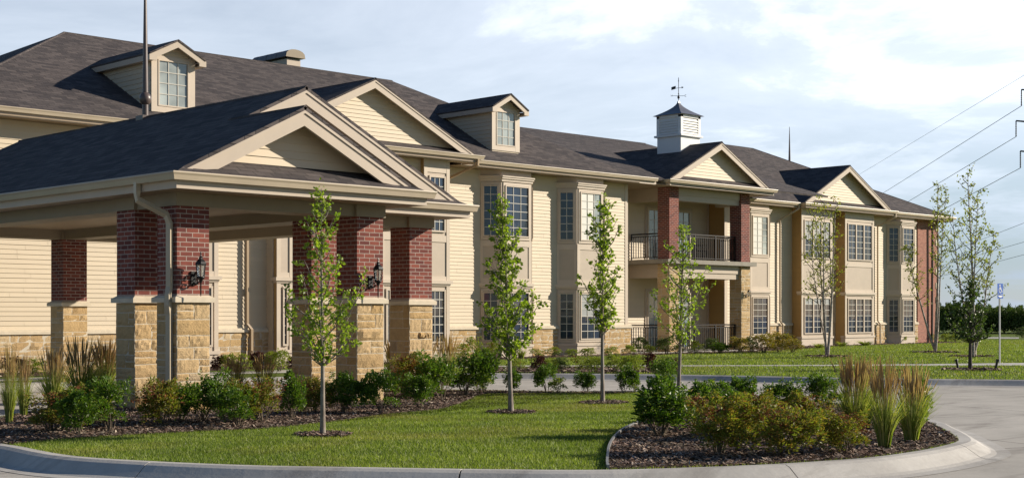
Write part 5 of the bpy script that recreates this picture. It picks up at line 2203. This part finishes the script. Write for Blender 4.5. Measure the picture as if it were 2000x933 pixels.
# ------------------------------------------------------------------ wall lanterns
def lantern():
    t = bpy.data.objects.new('wall_lantern', None)
    COL.objects.link(t)
    t['category'] = 'wall lantern'
    b = MB()
    cy_ = -0.20
    b.lathe((0, cy_, 0), [(.004, 0), (.010, .04), (.010, .19), (.022, .205), (.022, .215), (.03, .235), (.058, .262), (.060, .275), (.055, .282)], 10)     # tail and cup
    r_ = 0.062
    for k in range(6):
        a = 2 * pi * k / 6
        b.tube([(r_ * .88 * cos(a), cy_ + r_ * .88 * sin(a), .28), (r_ * 1.22 * cos(a), cy_ + r_ * 1.22 * sin(a), .455)], 0.006, 5)
    b.lathe((0, cy_, 0), [(.055, .445), (.088, .452), (.090, .462), (.074, .492), (.045, .525), (.030, .535), (.028, .548), (.036, .556), (.015, .572), (.008, .60), (.014, .612), (.010, .625), (.002, .648)], 6, smooth=False)
    body = b.build('lantern_body', 'black_iron', t, local=True)
    g = MB()
    g.lathe((0, cy_, 0), [(.048, .284), (.066, .444)], 6, smooth=False)
    g1 = g.build('glass', 'lamp_glass', t, local=True)
    a = MB()
    a.lathe((0, 0, 0), [(.001, 0)], 3) if False else None
    # back plate, leafy scroll arm
    a.box(-.045, .045, -.025, -.001, .16, .36)
    a.tube([(0, -.02, .30), (0, -.07, .34), (0, -.13, .31), (0, -.17, .25), (0, cy_, .225)], [.018, .017, .016, .015, .014], 7)
    a.tube([(0, -.02, .20), (0, -.06, .17), (0, -.11, .18), (0, -.13, .225), (0, -.10, .25), (0, -.075, .225)], [.014, .014, .013, .012, .010, .007], 6)
    rl = random.Random(3)
    for k in range(16):
        c = Vector((rl.uniform(-.03, .03), rl.uniform(-.15, -.03), rl.uniform(.18, .33)))
        d = Vector((rl.uniform(-1, 1), rl.uniform(-1, 1), rl.uniform(-.6, 1))).normalized() * .05
        w_ = d.orthogonal().normalized() * .016
        n_ = d.cross(w_).normalized() * .003
        a.raw([c + n_, c + d * .5 + w_, c + d, c + d * .5 - w_, c - n_], [(0, 1, 2, 3), (4, 3, 2, 1)])
    a1 = a.build('bracket', 'black_iron', t, local=True)
    KID[t.name] = [body, g1, a1]
    return t


GL = 'black wall lanterns on the columns'
l0 = lantern()
l0.location = (11.175, 17.91, 1.66)
tag(l0, 'black wall lantern on the corner column of the entrance canopy', None, GL)
dup(l0, (14.425, 17.91, 1.66), 0, None, 'black wall lantern on the canopy column right of the nearest tree', GL)
dup(l0, (45.71, 33.505, 1.943), 0, (.75, .75, .75), 'small black wall lantern on the right stone column under the balcony', GL)

# ------------------------------------------------------------------ parking sign
sx, sy = gpt(1953, 709.5)
SG = thing('parking_sign', 'blue accessible parking sign on a grey steel post by the path', 'sign', (sx, sy, 0), None, R(-4))
mb = MB()
mb.box(-.024, .024, -.004, .004, 0, 2.27)
mb.box(-.026, -.018, -.004, .024, 0, 2.27)
mb.box(.018, .026, -.004, .024, 0, 2.27)
mb.build('post', 'steel_grey', SG, local=True)


def plate(x0, x1, z0, z1, y, t, r=.02):
    b = MB()
    pts = []
    for cx_, cz_, a0 in ((x1 - r, z0 + r, -90), (x1 - r, z1 - r, 0), (x0 + r, z1 - r, 90), (x0 + r, z0 + r, 180)):
        for k in range(4):
            a = R(a0 + 30 * k)
            pts.append((cx_ + r * cos(a), cz_ + r * sin(a)))
    k = len(pts)
    b.raw([(p[0], y, p[1]) for p in pts] + [(p[0], y + t, p[1]) for p in pts], [tuple(range(k)), tuple(range(k, 2 * k))[::-1]] + [((i + 1) % k, i, k + i, k + (i + 1) % k) for i in range(k)])
    return b


pl = plate(-.15, .15, 1.99, 2.29, -.012, .004).build('sign_plate', 'sign_blue', SG, local=True)
w = MB()


def bar(b, p, q, wd, y=-.0165):
    p, q = Vector(p), Vector(q)
    d = (q - p).normalized()
    n_ = Vector((-d.y, d.x)) * wd / 2
    c = [p + n_, p - n_, q - n_, q + n_]
    b.raw([(v.x, y, v.y) for v in c] + [(v.x, y + .003, v.y) for v in c], [(0, 1, 2, 3), (7, 6, 5, 4), (1, 0, 4, 5), (2, 1, 5, 6), (3, 2, 6, 7), (0, 3, 7, 4)])


arc = [(-.005 + .07 * cos(R(a)), 2.10 + .07 * sin(R(a))) for a in range(100, 340, 20)]
for p, q in zip(arc[:-1], arc[1:]):
    bar(w, p, q, .018)
bar(w, (-.02, 2.205), (-.012, 2.115), .03)
bar(w, (-.012, 2.165), (.045, 2.165), .018)
bar(w, (-.012, 2.120), (.052, 2.120), .024)
bar(w, (.048, 2.125), (.078, 2.05), .024)
bar(w, (.07, 2.05), (.105, 2.058), .018)
hd = [(-.025 + .026 * cos(R(a)), 2.235 + .026 * sin(R(a))) for a in range(0, 360, 30)]
w.raw([(p[0], -.0165, p[1]) for p in hd], [tuple(range(12))])
w.build('wheelchair_symbol', 'sign_white', pl, local=True)
pl2 = plate(-.15, .15, 1.86, 1.975, -.012, .004).build('sign_plate', 'sign_blue', SG, local=True)
w = MB()
for (p, q, t_) in (((-.11, 1.93), (.11, 1.93), .03), ((-.06, 1.905), (.06, 1.905), .028)):
    bar(w, p, q, t_)
w.build('lettering', 'sign_white', pl2, local=True)
KID[SG.name] = []

# stakes beside the small tree
for px, dr, lb in ((1872, -.05, 'short black stake left of the small crab apple'), (1944, .05, 'short black stake right of the small crab apple')):
    x, y = gpt(px, 721)
    mb = MB()
    mb.tube([(x, y, -.02), (x + dr * SA, y - dr * CA, .22)], [.035, .03], 8)
    mb.tube([(x + dr * SA, y - dr * CA, .22), (x + dr * 1.3 * SA, y - dr * 1.3 * CA, .26)], [.045, .045], 8)
    o = mb.build('tree_stake', 'black_iron')
    tag(o, lb, 'stake', 'stakes beside the small tree')


# ------------------------------------------------------------------ balcony chairs
def chair():
    t = bpy.data.objects.new('patio_chair', None)
    COL.objects.link(t)
    t['category'] = 'chair'
    ks = []
    s = MB()
    s.box(-.23, .23, -.22, .22, .42, .45)
    ks.append(s.build('seat', 'rail_iron', t, local=True))
    b = MB()
    b.tube([(-.22, .21, .44), (-.22, .27, .72), (-.15, .29, .90), (.15, .29, .90), (.22, .27, .72), (.22, .21, .44)], .016, 6)
    for k in range(5):
        x = -.14 + k * .07
        b.tube([(x, .22, .45), (x, .285, .88)], .010, 5)
    ks.append(b.build('backrest', 'rail_iron', t, local=True))
    for sx_ in (-1, 1):
        for sy_ in (-1, 1):
            l_ = MB()
            l_.tube([(sx_ * .20, sy_ * .19, .43), (sx_ * .23, sy_ * .23, 0)], .014, 6)
            ks.append(l_.build('leg', 'rail_iron', t, local=True))
        a = MB()
        a.tube([(sx_ * .23, -.20, .43), (sx_ * .25, -.21, .64), (sx_ * .25, .10, .66), (sx_ * .22, .25, .66)], .013, 6)
        ks.append(a.build('armrest', 'rail_iron', t, local=True))
    KID[t.name] = ks
    return t


c0 = chair()
c0.location = (44.4, 34.75, 3.437)
c0.rotation_euler = (0, 0, R(60))
tag(c0, 'dark metal chair behind the railing on the upper balcony', None, 'patio chairs on the two balcony levels')
dup(c0, (43.5, 34.85, .032), R(-40), None, 'dark metal chair behind the railing on the ground floor patio', 'patio chairs on the two balcony levels')


# ------------------------------------------------------------------ power line
def cw(px, py, Z):
    x, y = at(px, Z)
    return Vector((x, y, CAMH + (HOR - py) * Z / FPX))


PYL = thing('power_pylon', 'tall steel power pylon with side arms at the right picture edge', 'pylon', (*at(2052, 150), 0))
mb = MB()
p0 = cw(2052, 614, 150)
mb.tube([(p0.x, p0.y, 0), (p0.x, p0.y, 29)], [.55, .22], 10)
mb.build('mast', 'pylon_steel', PYL)
for (tx, ty, by) in ((1995, 175, 207), (1984.5, 236, 267), (1993, 295, 328)):
    a = cw(tx, ty, 150)
    m_ = Vector((p0.x, p0.y, a.z - .35))
    mb = MB()
    mb.tube([m_, a], [.16, .09], 6)
    b_ = a + (a - m_) * -2
    mb.tube([m_, (2 * p0.x - a.x, 2 * p0.y - a.y, a.z)], [.16, .09], 6)
    am = mb.build('arm', 'pylon_steel', PYL)
    z1 = CAMH + (HOR - by) * 150 / FPX
    for (q, nm) in ((a, 'insulator'), (Vector((2 * p0.x - a.x, 2 * p0.y - a.y, a.z)), 'insulator')):
        mb = MB()
        prof = []
        for k in range(9):
            prof += [(.045, -(a.z - z1) * k / 9), (.085, -(a.z - z1) * (k + .5) / 9)]
        prof.append((.04, -(a.z - z1)))
        mb.lathe(q, prof[::-1], 8)
        mb.build(nm, 'pylon_steel', am)
GW = 'power wires crossing the right side of the sky'


def wire(a, b_, r, sag, label):
    pts = []
    for k in range(15):
        t = k / 14
        p = a.lerp(b_, t)
        p.z -= sag * 4 * t * (1 - t)
        pts.append(p)
    mb = MB()
    mb.tube(pts, r * 0.72, 5)
    tag(mb.build('power_wire', 'wire_grey'), label, 'power wire', GW)


wire(cw(2052, 116, 150), cw(1500, 445, 480), .03, .2, 'thin topmost power wire crossing the cloud at upper right')
wire(cw(1995, 207, 150), cw(1500, 515, 480), .045, .2, 'power wire hanging from the top arm of the pylon')
wire(cw(1984.5, 267, 150), cw(1490, 560, 480), .045, .2, 'power wire hanging from the middle arm of the pylon')
wire(cw(1993, 328, 150), cw(1480, 600, 480), .045, .2, 'power wire hanging from the lowest arm of the pylon')
wire(cw(2150, 377, 260), cw(1650, 570, 700), .07, .1, 'upper wire of the three low ones behind the tall birch')
wire(cw(2150, 429, 260), cw(1650, 572, 700), .07, .1, 'middle wire of the three low ones behind the tall birch')
wire(cw(2150, 458, 260), cw(1650, 587, 700), .07, .1, 'lowest wire of the three low ones behind the tall birch')
